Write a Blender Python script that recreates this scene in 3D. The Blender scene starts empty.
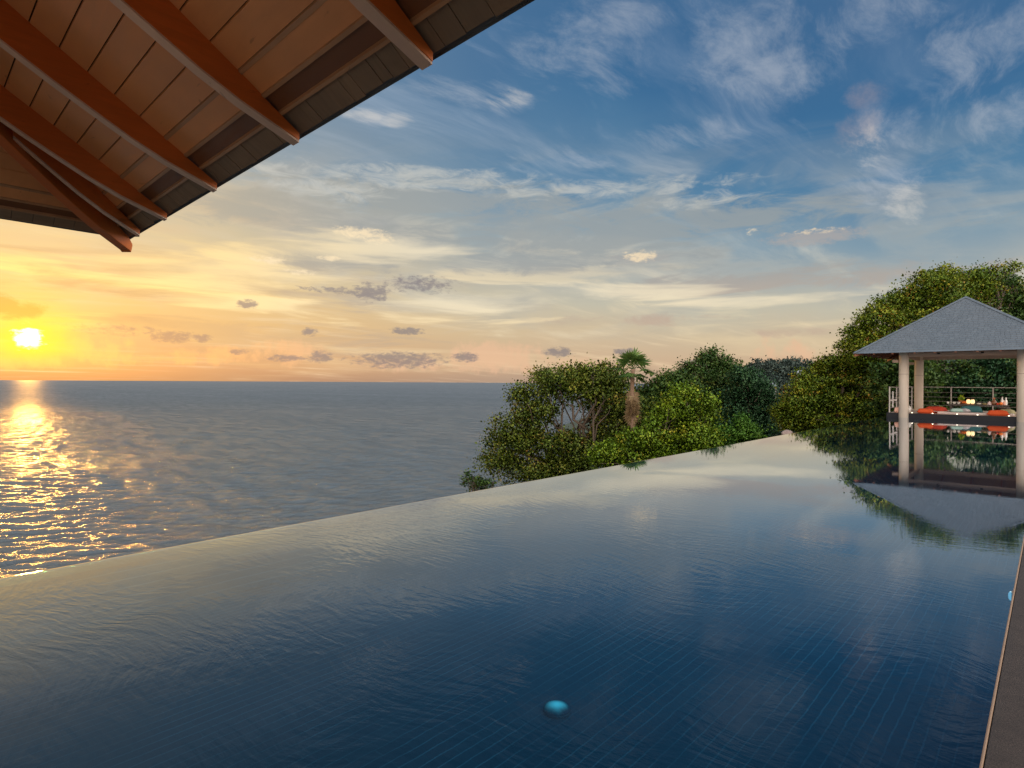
import bpy, bmesh, math, random, os
import numpy as np
from mathutils import Vector, Matrix

scene = bpy.context.scene
C = scene.collection
PI = math.pi
rnd = random.Random(7)

# ------------------------------------------------------------------ camera
EYE = Vector((0.0, 0.0, 1.5))
FPX = 578.0
yaw, roll, pitch = math.radians(43.1), math.atan(0.0056), -math.atan(1.7 / 578)
fw = Vector((-math.sin(yaw), math.cos(yaw), 0)); rt = Vector((math.cos(yaw), math.sin(yaw), 0)); up = Vector((0, 0, 1))
fw, up = fw * math.cos(pitch) + up * math.sin(pitch), up * math.cos(pitch) - fw * math.sin(pitch)
rt, up = rt * math.cos(roll) + up * math.sin(roll), up * math.cos(roll) - rt * math.sin(roll)
cam = bpy.data.cameras.new('camera'); co = bpy.data.objects.new('camera', cam); C.objects.link(co)
m = Matrix((rt, up, -fw)).transposed().to_4x4(); m.translation = EYE
co.matrix_world = m
cam.sensor_width = 36.0; cam.lens = FPX / 1024 * 36.0
cam.clip_start = 0.05; cam.clip_end = 200000
scene.camera = co
scene.view_settings.view_transform = 'Standard'; scene.view_settings.look = 'None'
scene.view_settings.exposure = 0.2; scene.view_settings.gamma = 1.0
scene.cycles.max_bounces = 8; scene.cycles.diffuse_bounces = 4; scene.cycles.glossy_bounces = 4
scene.cycles.transparent_max_bounces = 12
scene.cycles.sample_clamp_indirect = 3.0
scene.cycles.use_denoising = True


def ray(px, py): return fw * FPX + rt * (px - 512) + up * (384 - py)
def at(px, py, D): return EYE + ray(px, py) * (D / FPX)          # a point D metres in front of the camera
def on_y(px, py, Y): d = ray(px, py); return EYE + d * (Y / d.y)  # a point on a plane across the pool


# ------------------------------------------------------------------ helpers
def tag(o, label=None, cat=None, group=None, kind=None):
    if label: o['label'] = label
    if cat: o['category'] = cat
    if group: o['group'] = group
    if kind: o['kind'] = kind
    return o


def empty(name, loc, label=None, cat=None, group=None, rz=0.0):
    o = bpy.data.objects.new(name, None); C.objects.link(o)
    o.location = loc; o.rotation_euler = (0, 0, rz); o.empty_display_size = 0.2
    return tag(o, label, cat, group)


class MB:
    """Collects shapes (world or local metres); build() links them as one mesh object."""
    def __init__(s): s.bm = bmesh.new()

    def face(s, pts):
        return s.bm.faces.new([s.bm.verts.new(p) for p in pts])

    def box(s, x0, x1, y0, y1, z0, z1):
        v = [s.bm.verts.new((x, y, z)) for z in (z0, z1) for y in (y0, y1) for x in (x0, x1)]
        for f in ((0, 2, 3, 1), (4, 5, 7, 6), (0, 1, 5, 4), (2, 6, 7, 3), (0, 4, 6, 2), (1, 3, 7, 5)):
            s.bm.faces.new([v[i] for i in f])
        return s

    def prism(s, poly, ext):
        """poly: list of 3D points of a planar outline; ext: extrusion vector."""
        e = Vector(ext)
        a = [s.bm.verts.new(p) for p in poly]; b = [s.bm.verts.new(Vector(p) + e) for p in poly]
        n = len(a)
        s.bm.faces.new(a[::-1]); s.bm.faces.new(b)
        for i in range(n):
            s.bm.faces.new((a[i], a[(i + 1) % n], b[(i + 1) % n], b[i]))
        return s

    def tube(s, pts, rad, seg=8, caps=True):
        pts = [Vector(p) for p in pts]
        rad = rad if isinstance(rad, (list, tuple)) else [rad] * len(pts)
        rings = []; ref = None
        for i, p in enumerate(pts):
            t = (pts[min(i + 1, len(pts) - 1)] - pts[max(i - 1, 0)]).normalized()
            if ref is None:
                ref = t.orthogonal().normalized()
            ref = (ref - t * ref.dot(t)).normalized()
            b = t.cross(ref)
            rings.append([s.bm.verts.new(p + (ref * math.cos(2 * PI * k / seg) + b * math.sin(2 * PI * k / seg)) * rad[i]) for k in range(seg)])
        for a, b in zip(rings, rings[1:]):
            for k in range(seg):
                s.bm.faces.new((a[k], a[(k + 1) % seg], b[(k + 1) % seg], b[k]))
        if caps:
            s.bm.faces.new(rings[0][::-1]); s.bm.faces.new(rings[-1])
        return s

    def lathe(s, prof, loc=(0, 0, 0), seg=20):
        """prof: (r, z) from bottom to top about a vertical axis at loc."""
        L = Vector(loc); rings = []
        for r, z in prof:
            rings.append([s.bm.verts.new(L + Vector((max(r, 1e-4) * math.cos(2 * PI * k / seg), max(r, 1e-4) * math.sin(2 * PI * k / seg), z))) for k in range(seg)])
        for a, b in zip(rings, rings[1:]):
            for k in range(seg):
                s.bm.faces.new((a[k], a[(k + 1) % seg], b[(k + 1) % seg], b[k]))
        s.bm.faces.new(rings[0][::-1]); s.bm.faces.new(rings[-1])
        return s

    def build(s, name, mat, parent=None, bevel=0.0, smooth=False, kind=None):
        bmesh.ops.recalc_face_normals(s.bm, faces=s.bm.faces)
        if bevel:
            bmesh.ops.bevel(s.bm, geom=[e for e in s.bm.edges if e.is_manifold and e.calc_face_angle(0) > 0.5], offset=bevel, segments=2, affect='EDGES', profile=0.6)
        me = bpy.data.meshes.new(name); s.bm.to_mesh(me); s.bm.free()
        if smooth:
            me.polygons.foreach_set('use_smooth', [True] * len(me.polygons))
        me.materials.append(mat)
        o = bpy.data.objects.new(name, me); C.objects.link(o)
        if parent is not None:
            o.parent = parent
            if parent.type == 'EMPTY' or True:
                o.matrix_parent_inverse = Matrix.Identity(4)
        if kind: o['kind'] = kind
        return o


# ------------------------------------------------------------------ node helpers
class NT:
    def __init__(s, tree): s.t = tree; s.n = tree.nodes; s.l = tree.links

    def link(s, v, sock):
        if hasattr(v, 'is_output') or isinstance(v, bpy.types.NodeSocket): s.l.new(v, sock)
        else: sock.default_value = v

    def m(s, op, a, b=None, c=None, clamp=False):
        n = s.n.new('ShaderNodeMath'); n.operation = op; n.use_clamp = clamp
        for i, v in enumerate((a, b, c)):
            if v is not None: s.link(v, n.inputs[i])
        return n.outputs[0]

    def add(s, a, b): return s.m('ADD', a, b)
    def sub(s, a, b): return s.m('SUBTRACT', a, b)
    def mul(s, a, b): return s.m('MULTIPLY', a, b)
    def mad(s, a, b, c): return s.m('MULTIPLY_ADD', a, b, c)

    def step(s, x, lo, hi, o0=0.0, o1=1.0):
        n = s.n.new('ShaderNodeMapRange'); n.interpolation_type = 'SMOOTHSTEP'
        s.link(x, n.inputs[0]); n.inputs[1].default_value = lo; n.inputs[2].default_value = hi
        n.inputs[3].default_value = o0; n.inputs[4].default_value = o1
        return n.outputs[0]

    def ramp(s, x, stops, lo=0.0, hi=1.0, interp='LINEAR'):
        if (lo, hi) != (0.0, 1.0):
            x = s.m('MULTIPLY_ADD', x, 1 / (hi - lo), -lo / (hi - lo), clamp=True)
        n = s.n.new('ShaderNodeValToRGB'); e = n.color_ramp.elements; n.color_ramp.interpolation = interp
        while len(e) < len(stops): e.new(0.5)
        for i, (p, c) in enumerate(stops):
            e[i].position = (p - lo) / (hi - lo); e[i].color = (*c, 1)
        s.link(x, n.inputs[0])
        return n.outputs[0]

    def mix(s, f, a, b, blend='MIX'):
        n = s.n.new('ShaderNodeMix'); n.data_type = 'RGBA'; n.blend_type = blend
        s.link(f, n.inputs[0])
        for v, i in ((a, 6), (b, 7)):
            s.link((*v, 1) if isinstance(v, tuple) and len(v) == 3 else v, n.inputs[i])
        return n.outputs[2]

    def xyz(s, x=0.0, y=0.0, z=0.0):
        n = s.n.new('ShaderNodeCombineXYZ')
        for i, v in enumerate((x, y, z)): s.link(v, n.inputs[i])
        return n.outputs[0]

    def sep(s, v):
        n = s.n.new('ShaderNodeSeparateXYZ'); s.link(v, n.inputs[0]); return n.outputs

    def noise(s, vec, scale, detail=4.0, rough=0.55, dist=0.0, lac=2.0, color=False):
        n = s.n.new('ShaderNodeTexNoise'); s.link(vec, n.inputs['Vector'])
        n.inputs['Scale'].default_value = scale; n.inputs['Detail'].default_value = detail
        n.inputs['Roughness'].default_value = rough; n.inputs['Distortion'].default_value = dist
        n.inputs['Lacunarity'].default_value = lac
        return n.outputs[1] if color else n.outputs[0]

    def mapping(s, vec, loc=(0, 0, 0), rot=(0, 0, 0), scale=(1, 1, 1)):
        n = s.n.new('ShaderNodeMapping'); s.link(vec, n.inputs[0])
        n.inputs[1].default_value = loc; n.inputs[2].default_value = rot; n.inputs[3].default_value = scale
        return n.outputs[0]

    def obj(s):
        return s.n.new('ShaderNodeTexCoord').outputs['Object']

    def bump(s, h, strength=0.3, dist=0.01):
        n = s.n.new('ShaderNodeBump'); s.link(h, n.inputs['Height'])
        n.inputs['Strength'].default_value = strength; n.inputs['Distance'].default_value = dist
        return n.outputs[0]


def new_mat(name):
    mt = bpy.data.materials.new(name); mt.use_nodes = True
    g = NT(mt.node_tree); p = mt.node_tree.nodes['Principled BSDF']
    return mt, g, p


def plain(name, col, rough=0.6, var=0.25, scale=8.0, bump=0.0, metal=0.0, spec=0.4, stretch=(1, 1, 1)):
    """A colour with soft uneven wear and optional bump."""
    mt, g, p = new_mat(name)
    v = g.mapping(g.obj(), scale=stretch)
    n = g.noise(v, scale, 5, 0.6)
    c = g.mix(n, tuple(x * (1 - var) for x in col), tuple(min(1, x * (1 + var)) for x in col))
    g.link(c, p.inputs['Base Color']); p.inputs['Roughness'].default_value = rough
    p.inputs['Metallic'].default_value = metal; p.inputs['Specular IOR Level'].default_value = spec
    if bump: g.link(g.bump(g.noise(v, scale * 4, 4, 0.65), bump, 0.01), p.inputs['Normal'])
    return mt


def wood(name, col, grain=(1, 1, 1), rough=0.45, var=0.4, scale=3.0):
    """Grain runs along the axis whose stretch factor is small."""
    mt, g, p = new_mat(name)
    v = g.mapping(g.obj(), scale=grain)
    n = g.noise(v, scale, 6, 0.65, 0.6)
    n2 = g.noise(g.obj(), 1.7, 2, 0.5)
    c = g.mix(n, tuple(x * (1 - var) for x in col), tuple(x * (1 + var) for x in col))
    c = g.mix(g.step(n2, 0.35, 0.7, 0.0, 0.35), c, tuple(x * 0.55 for x in col))
    rn = g.n.new('ShaderNodeNewGeometry').outputs['Random Per Island']
    c = g.mix(g.mul(rn, 0.30), c, tuple(x * 0.50 for x in col))
    kn = g.noise(g.mapping(g.obj(), scale=tuple(0.35 + 0.2 * q for q in grain)), 6.0, 3, 0.5, 1.5)
    c = g.mix(g.step(kn, 0.66, 0.74, 0.0, 0.5), c, tuple(x * 0.35 for x in col))
    g.link(c, p.inputs['Base Color'])
    g.link(g.step(n, 0.2, 0.8, rough - 0.1, rough + 0.15), p.inputs['Roughness'])
    g.link(g.bump(n, 0.15, 0.004), p.inputs['Normal'])
    return mt


# ------------------------------------------------------------------ sky
SUN = Vector((-0.991, 0.121, 0.055)).normalized()
SUN_EL = math.asin(SUN.z)
sH = Vector((SUN.x, SUN.y, 0)).normalized(); sR = Vector((sH.y, -sH.x, 0))   # sR: to the right of the sun
def azel(px, py):
    d = ray(px, py).normalized()
    return math.degrees(math.atan2(d.dot(sR), d.dot(sH))), math.degrees(math.asin(d.z))

world = bpy.data.worlds.new('World'); scene.world = world; world.use_nodes = True
w = NT(world.node_tree)
bg = world.node_tree.nodes['Background']
sky = w.n.new('ShaderNodeTexSky'); sky.sky_type = 'NISHITA'; sky.sun_disc = False
sky.sun_elevation = SUN_EL; sky.sun_rotation = math.atan2(SUN.x, SUN.y)
sky.air_density = 1.0; sky.dust_density = 1.5; sky.ozone_density = 2.0

D = w.n.new('ShaderNodeTexCoord').outputs['Generated']
nrm = w.n.new('ShaderNodeVectorMath'); nrm.operation = 'NORMALIZE'; w.link(D, nrm.inputs[0]); D = nrm.outputs[0]
dx, dy, dz = w.sep(D)
el = w.mul(w.m('ARCSINE', dz), 180 / PI)
hx = w.mad(dx, sH.x, w.mul(dy, sH.y)); hr = w.mad(dx, sR.x, w.mul(dy, sR.y))
az = w.mul(w.m('ARCTAN2', hr, hx), 180 / PI)
aaz = w.m('ABSOLUTE', az)
skyv = w.xyz(w.mul(az, 0.1), w.mul(el, 0.1), 0.0)                 # low clouds live on azimuth / elevation
den = w.add(w.m('MAXIMUM', dz, 0.0), 0.10)
cx, cy = w.m('DIVIDE', hr, den), w.m('DIVIDE', hx, den)
plane = w.xyz(cx, cy, 0.0)                                       # high clouds lie on a flat layer overhead

wn = w.noise(skyv, 0.9, 3, 0.5)
elw = w.add(el, w.mul(w.sub(wn, 0.5), w.m('MULTIPLY', w.step(el, 0, 12), 7.0)))

elw = w.mul(elw, w.step(az, 44, 74, 1.0, 1.28))
near = w.ramp(elw, [(0, (.36, .175, .09)), (1.4, (.50, .245, .11)), (3, (.50, .27, .12)), (5, (.66, .37, .11)), (8, (.74, .48, .16)), (12, (.62, .47, .24)),
                    (17, (.40, .39, .33)), (26, (.19, .26, .32)), (42, (.10, .18, .29)), (90, (.10, .16, .25))], 0, 90)
far = w.ramp(elw, [(0, (.38, .275, .205)), (2, (.52, .365, .24)), (5, (.52, .41, .275)), (8, (.45, .42, .33)), (11, (.33, .35, .34)),
                   (15, (.185, .27, .335)), (20, (.070, .175, .295)), (28, (.034, .118, .245)), (40, (.040, .108, .225)), (90, (.13, .18, .26))], 0, 90)
east_fill = w.ramp(el, [(0, (2.4, 1.9, 1.6)), (10, (3.4, 2.8, 2.4)), (26, (3.2, 2.85, 2.6)), (45, (1.5, 1.5, 1.55)), (90, (.42, .5, .6))], 0, 90)
col = w.mix(w.step(az, -8, 52), near, far)
col = w.mix(w.step(az, -5, -60), col, far)
# --- veil of high cirrus, streaked
warp = w.noise(plane, 0.8, 3, 0.5, color=True)
pv = w.n.new('ShaderNodeVectorMath'); pv.operation = 'MULTIPLY_ADD'
w.link(warp, pv.inputs[0]); pv.inputs[1].default_value = (0.5, 0.5, 0); w.link(plane, pv.inputs[2])
st = w.mapping(pv.outputs[0], rot=(0, 0, math.radians(-28)), scale=(0.55, 2.1, 1))
ci = w.noise(st, 1.5, 9, 0.62, 0.3)
big = w.noise(plane, 0.7, 3, 0.5)
cid = w.mul(w.step(ci, 0.46, 0.78), w.step(big, 0.36, 0.62))
cic = w.ramp(el, [(0, (.80, .60, .38)), (8, (.78, .64, .42)), (14, (.58, .57, .51)), (22, (.34, .40, .48)), (40, (.20, .28, .42)), (90, (.3, .35, .45))], 0, 90)
col = w.mix(w.mul(cid, 0.62), col, cic)
fi = w.noise(w.mapping(pv.outputs[0], rot=(0, 0, math.radians(25)), scale=(1.3, 3.2, 1)), 2.2, 8, 0.6, 0.6)
col = w.mix(w.mul(w.step(fi, 0.55, 0.8), w.step(el, 9, 20, 0.0, 0.35)), col, cic)
wisp0 = w.noise(w.mapping(skyv, rot=(0, 0, math.radians(8)), scale=(0.7, 2.4, 1)), 4.0, 8, 0.66, 0.9)
# --- broad grey sheet of altostratus
sv = w.mapping(skyv, rot=(0, 0, math.radians(-5)), scale=(0.45, 1.6, 1))
sh = w.noise(sv, 1.35, 7, 0.58, 0.8)
def bell(x, c, s): return w.m('EXPONENT', w.mul(w.m('POWER', w.mul(w.sub(x, c), 1 / s), 2.0), -1.0))
aev = w.xyz(az, el, 0.0)
def vm(op, *v):
    n = w.n.new('ShaderNodeVectorMath'); n.operation = op
    for i, x in enumerate(v): w.link(x, n.inputs[i])
    return n.outputs['Value'] if op == 'DOT_PRODUCT' else n.outputs[0]
def bell2(c, r, k=1.0):
    q = vm('MULTIPLY_ADD', aev, (1 / r[0], 1 / r[1], 0), (-c[0] / r[0], -c[1] / r[1], 0))
    return w.m('MULTIPLY_ADD', vm('DOT_PRODUCT', q, q), -0.5 * k, k)
def feature(px, py, rx, ry, k=1.0):
    a0 = azel(px, py); a1 = azel(px + rx, py); b1 = azel(px, py - ry)
    return bell2(a0, (abs(a1[0] - a0[0]), abs(b1[1] - a0[1])), k)
band = w.m('MAXIMUM', bell(el, 13.5, 5.5), w.mul(bell(el, 9.0, 4.0), 0.8))
shd = w.mul(w.step(sh, 0.42, 0.62), band)
shc = w.mix(w.step(sh, 0.5, 0.7), (.46, .43, .36), (.27, .28, .28))
shc = w.mix(w.step(az, 28, 0), shc, (.62, .44, .22))
shd = w.mul(shd, w.step(az, 80, 45, 0.35, 0.85))
col = w.mix(shd, col, shc)
# thin bright streaks low down
bs = w.noise(w.mapping(skyv, loc=(3, 1, 0), scale=(0.35, 3.0, 1)), 1.6, 6, 0.55, 0.5)
bsd = w.mul(w.step(bs, 0.50, 0.66), w.mul(bell(el, 7.0, 4.5), w.step(az, 85, 25, 0.15, 0.85)))
col = w.mix(bsd, col, w.mix(w.step(az, 30, 2), (.83, .66, .40), (1.0, .68, .20)))
dsn = w.noise(w.mapping(skyv, loc=(9, 4, 0), scale=(0.3, 2.6, 1)), 1.9, 7, 0.6, 0.4)
col = w.mix(w.mul(w.mul(w.step(dsn, 0.5, 0.66), bell(el, 6.0, 5.0)), w.step(az, 60, 20, 0.0, 0.75)), col, w.mix(w.step(az, 25, 4), (.37, .30, .245), (.42, .25, .11)))
# --- clouds with a shape of their own
edge = w.noise(w.mapping(skyv, scale=(1, 1.7, 1)), 5.5, 8, 0.66, 0.4)
fine = w.noise(w.mapping(skyv, loc=(7, 3, 0), scale=(1, 2.0, 1)), 13.0, 6, 0.66, 0.3)
def patch(feats, amount, lo=0.35, hi=0.7, nz=None, k=1.1):
    f = None
    for q in feats:
        b = feature(*q)
        f = w.m('MAXIMUM', b, 0.0) if f is None else w.m('MAXIMUM', f, b)
    return w.mul(w.mul(w.step(w.mad(w.sub(nz if nz is not None else edge, 0.5), k, f), lo, hi), amount), w.step(f, 0.02, 0.25))
# soft grey masses across the middle of the sky
soft = w.noise(w.mapping(skyv, loc=(1, 5, 0), rot=(0, 0, math.radians(4)), scale=(0.6, 2.1, 1)), 2.3, 9, 0.66, 0.9)
gm = patch([(430, 205, 150, 26), (600, 232, 190, 30), (255, 205, 120, 22, .9), (720, 285, 160, 12, .8), (520, 262, 120, 12, .8), (760, 215, 120, 14, .7), (640, 320, 120, 6, .7), (190, 331, 90, 13, 1.0), (860, 330, 160, 6, .6), (880, 270, 120, 14, .7), (330, 262, 90, 9, .7), (930, 225, 110, 12, .5)], 0.80, 0.3, 0.95, soft, 3.0)
col = w.mix(gm, col, w.mix(w.step(el, 5, 13), w.mix(w.step(az, 30, 4), (.46, .34, .26), (.56, .34, .13)), w.mix(w.step(az, 40, 6), (.265, .29, .295), (.36, .33, .26))))
lit = patch([(420, 178, 120, 12), (330, 190, 60, 10), (600, 190, 140, 10, .8), (280, 170, 60, 8, .8), (700, 200, 70, 10, .7)], 0.6, 0.3, 1.2, wisp0, 2.6)
col = w.mix(lit, col, (.52, .51, .46))
cream = patch([(360, 250, 110, 16), (480, 300, 120, 14), (200, 270, 110, 18, .9), (620, 292, 130, 10, .8), (250, 305, 90, 8, .8), (760, 300, 120, 8, .7), (560, 335, 120, 8, .6)], 0.75, 0.35, 1.1, bs, 3.2)
col = w.mix(cream, col, w.mix(w.step(az, 34, 4), (.74, .64, .46), (.92, .66, .26)))
wisp = w.noise(w.mapping(pv.outputs[0], rot=(0, 0, math.radians(-50)), scale=(1.0, 2.6, 1)), 3.4, 9, 0.68, 0.25)
col = w.mix(patch([(372, 117, 34, 9, .9), (450, 92, 70, 16, .6), (512, 104, 22, 12, .7), (590, 60, 80, 40, .5), (780, 75, 60, 34, .85), (735, 45, 110, 40, .6), (690, 135, 60, 16, .55), (885, 165, 40, 50, .7), (990, 50, 80, 40, .7), (1000, 110, 50, 30, .6), (620, 20, 80, 24, .6), (860, 20, 90, 30, .6), (560, 160, 90, 14, .4)], 0.55, 0.15, 1.3, wisp, 2.6), col, (.40, .43, .48))
col = w.mix(patch([(905, 205, 22, 20, .9), (365, 115, 26, 6), (395, 120, 16, 7), (510, 100, 20, 10, .7), (870, 150, 20, 20, .6)], 0.5, 0.25, 1.3, wisp, 2.8), col, (.60, .56, .50))
col = w.mix(patch([(868, 95, 24, 16), (862, 130, 24, 26, .8)], 0.30, 0.25, 1.4, wisp, 3.2), col, (.42, .32, .30))
col = w.mix(patch([(815, 237, 50, 8), (640, 258, 30, 6, .7)], 0.7, 0.2, 1.0, fine, 1.6), col, (.36, .32, .30))
col = w.mix(patch([(640, 256, 17, 6), (268, 260, 18, 4), (330, 258, 12, 3), (362, 233, 30, 6), (300, 272, 16, 3, .8), (380, 240, 16, 5, .8), (752, 231, 6, 4, .7), (815, 231, 30, 3, .6)], 0.72, 0.3, 1.15, fine, 2.4), col, (.86, .68, .43))
pinkn = w.noise(w.mapping(skyv, scale=(1, 0.8, 1)), 6.5, 8, 0.62)
col = w.mix(patch([(495, 357, 50, 16), (290, 352, 34, 14, .8), (100, 352, 50, 16, .8), (210, 356, 50, 10, .8), (795, 352, 18, 14, .9), (765, 356, 12, 16, .7), (30, 362, 50, 9, .8), (590, 366, 50, 9, .7), (420, 365, 60, 8, .7)], 0.75, 0.3, 1.0, pinkn, 2.4), col, w.mix(w.step(az, 30, 5), (.68, .42, .27), (.82, .40, .13)))
dk = patch([(248, 304, 12, 5), (372, 292, 18, 9), (420, 284, 36, 9, .8), (345, 291, 46, 4, .8), (310, 332, 9, 4), (406, 331, 17, 4), (172, 337, 22, 6), (202, 338, 11, 4), (320, 357, 13, 6), (400, 360, 46, 8), (466, 357, 14, 5), (558, 352, 15, 5), (626, 352, 13, 4), (285, 358, 18, 3.5), (120, 330, 70, 6, .6), (240, 352, 9, 3), (700, 362, 30, 3, .6)], 0.82, 0.30, 1.0, fine, 2.3)
col = w.mix(dk, col, w.mix(w.step(az, 22, 4), (.19, .165, .18), (.27, .16, .12)))
# --- glow round the sun, and the cloud that crosses it
dotS = w.n.new('ShaderNodeVectorMath'); dotS.operation = 'DOT_PRODUCT'; w.link(D, dotS.inputs[0]); dotS.inputs[1].default_value = SUN
ang = w.mul(w.m('ARCCOSINE', w.m('MINIMUM', dotS.outputs['Value'], 1.0)), 180 / PI)
angn = w.add(ang, w.mul(w.sub(edge, 0.5), 2.2))
g1 = w.m('EXPONENT', w.mul(w.m('POWER', w.mul(w.add(ang, w.mul(w.sub(soft, 0.5), 3.0)), 1 / 2.8), 2.0), -1.0))
g2 = w.m('EXPONENT', w.mul(ang, -1 / 7.0))
bar = patch([(20, 322, 60, 3), (60, 338, 26, 3), (0, 347, 40, 3), (40, 352, 40, 4, .8)], 0.9, 0.35, 0.8, fine, 1.4)
angf = w.add(ang, w.add(w.mul(w.sub(fine, 0.5), 1.6), w.mul(w.sub(edge, 0.5), 1.4)))
g3 = w.mul(w.step(angf, 1.0, 0.2), w.m('SUBTRACT', 1.0, w.mul(bar, 0.9)))
cl = patch([(12, 308, 36, 11), (-20, 302, 44, 11)], 0.95, 0.30, 0.85, edge, 1.8)
def scaled(f, c):
    return w.xyz(w.mul(f, c[0]), w.mul(f, c[1]), w.mul(f, c[2]))
def addc(a, b):
    n = w.n.new('ShaderNodeVectorMath'); n.operation = 'ADD'; w.link(a, n.inputs[0]); w.link(b, n.inputs[1]); return n.outputs[0]
col = w.mix(w.mul(w.mul(g1, 0.97), w.step(elw, 0.3, 2.4)), col, (1.3, 0.60, 0.0))
col = w.mix(w.mul(w.mul(cl, 0.85), w.step(az, 12, 4)), col, (.66, .27, .02))
col = addc(col, scaled(g2, (.10, .03, .0)))
col = addc(col, scaled(g3, (6.0, 4.5, 2.2)))
col = w.mix(w.m('MAXIMUM', w.step(az, 96, 135), w.step(az, -50, -95)), col, east_fill)                        # the unseen eastern sky, raised as fill for ceiling, roof and trees
low = w.step(dz, 0.0, -0.03)
col = w.mix(low, col, (.12, .12, .13))
tot = w.mix(0.014, col, sky.outputs[0], 'ADD')
w.link(tot, bg.inputs[0]); bg.inputs[1].default_value = 1.0
world.cycles.sampling_method = 'MANUAL'; world.cycles.sample_map_resolution = 1024

sun = bpy.data.lights.new('sun', 'SUN'); so = bpy.data.objects.new('sun', sun); C.objects.link(so)
sun.energy = 0.65; sun.angle = math.radians(1.2); sun.color = (1.0, 0.46, 0.08)
so.rotation_euler = SUN.to_track_quat('Z', 'Y').to_euler(); so.location = SUN * 60

# ------------------------------------------------------------------ materials
def leaf_mat(name, stops, trans=0.3, rough=0.5):
    mt, g, p = new_mat(name)
    a = g.n.new('ShaderNodeAttribute'); a.attribute_name = 'tint'
    c = g.ramp(a.outputs['Fac'], stops)
    g.link(c, p.inputs['Base Color']); p.inputs['Roughness'].default_value = rough
    p.inputs['Specular IOR Level'].default_value = 0.3
    t = g.n.new('ShaderNodeBsdfTranslucent'); g.link(c, t.inputs[0])
    mx = g.n.new('ShaderNodeMixShader'); mx.inputs[0].default_value = trans
    g.l.new(p.outputs[0], mx.inputs[1]); g.l.new(t.outputs[0], mx.inputs[2])
    g.l.new(mx.outputs[0], g.n['Material Output'].inputs[0])
    return mt

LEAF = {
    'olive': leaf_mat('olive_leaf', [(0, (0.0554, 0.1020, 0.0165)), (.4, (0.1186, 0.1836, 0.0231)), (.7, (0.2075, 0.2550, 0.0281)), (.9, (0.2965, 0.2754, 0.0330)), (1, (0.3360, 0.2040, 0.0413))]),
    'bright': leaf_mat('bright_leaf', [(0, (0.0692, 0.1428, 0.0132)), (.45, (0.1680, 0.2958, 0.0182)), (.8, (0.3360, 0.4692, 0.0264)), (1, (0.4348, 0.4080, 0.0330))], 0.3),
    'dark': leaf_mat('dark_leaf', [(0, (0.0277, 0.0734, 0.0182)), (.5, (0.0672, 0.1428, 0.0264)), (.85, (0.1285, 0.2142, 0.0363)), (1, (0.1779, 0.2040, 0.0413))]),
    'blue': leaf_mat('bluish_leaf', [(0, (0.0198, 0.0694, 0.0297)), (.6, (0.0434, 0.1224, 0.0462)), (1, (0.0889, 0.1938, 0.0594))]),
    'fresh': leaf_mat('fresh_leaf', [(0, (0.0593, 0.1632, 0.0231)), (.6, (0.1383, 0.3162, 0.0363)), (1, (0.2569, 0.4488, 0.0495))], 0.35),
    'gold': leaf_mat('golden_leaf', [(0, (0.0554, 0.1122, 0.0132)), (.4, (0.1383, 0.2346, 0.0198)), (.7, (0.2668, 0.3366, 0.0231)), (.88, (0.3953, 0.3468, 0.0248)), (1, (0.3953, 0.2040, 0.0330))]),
    'far': leaf_mat('far_haze_leaf', [(0, (.065, .100, .085)), (.6, (.085, .128, .105)), (1, (.11, .155, .12))]),  # distance haze put into the leaf colour, paler and bluer
    'palm': leaf_mat('palm_leaf', [(0, (0.0421, 0.0935, 0.0210)), (.6, (0.0891, 0.1615, 0.0330)), (1, (0.1620, 0.2210, 0.0450))]),
    'dead': leaf_mat('dead_leaf', [(0, (0.1296, 0.0850, 0.0420)), (.6, (0.2106, 0.1445, 0.0720)), (1, (0.2754, 0.2125, 0.1050))], 0.15),
}
BARK = plain('bark', (.10, .075, .055), 0.9, 0.5, 6, 0.6, stretch=(1, 1, .25))
BARKG = plain('grey_bark', (.17, .15, .13), 0.9, 0.4, 6, 0.6, stretch=(1, 1, .25))

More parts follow.
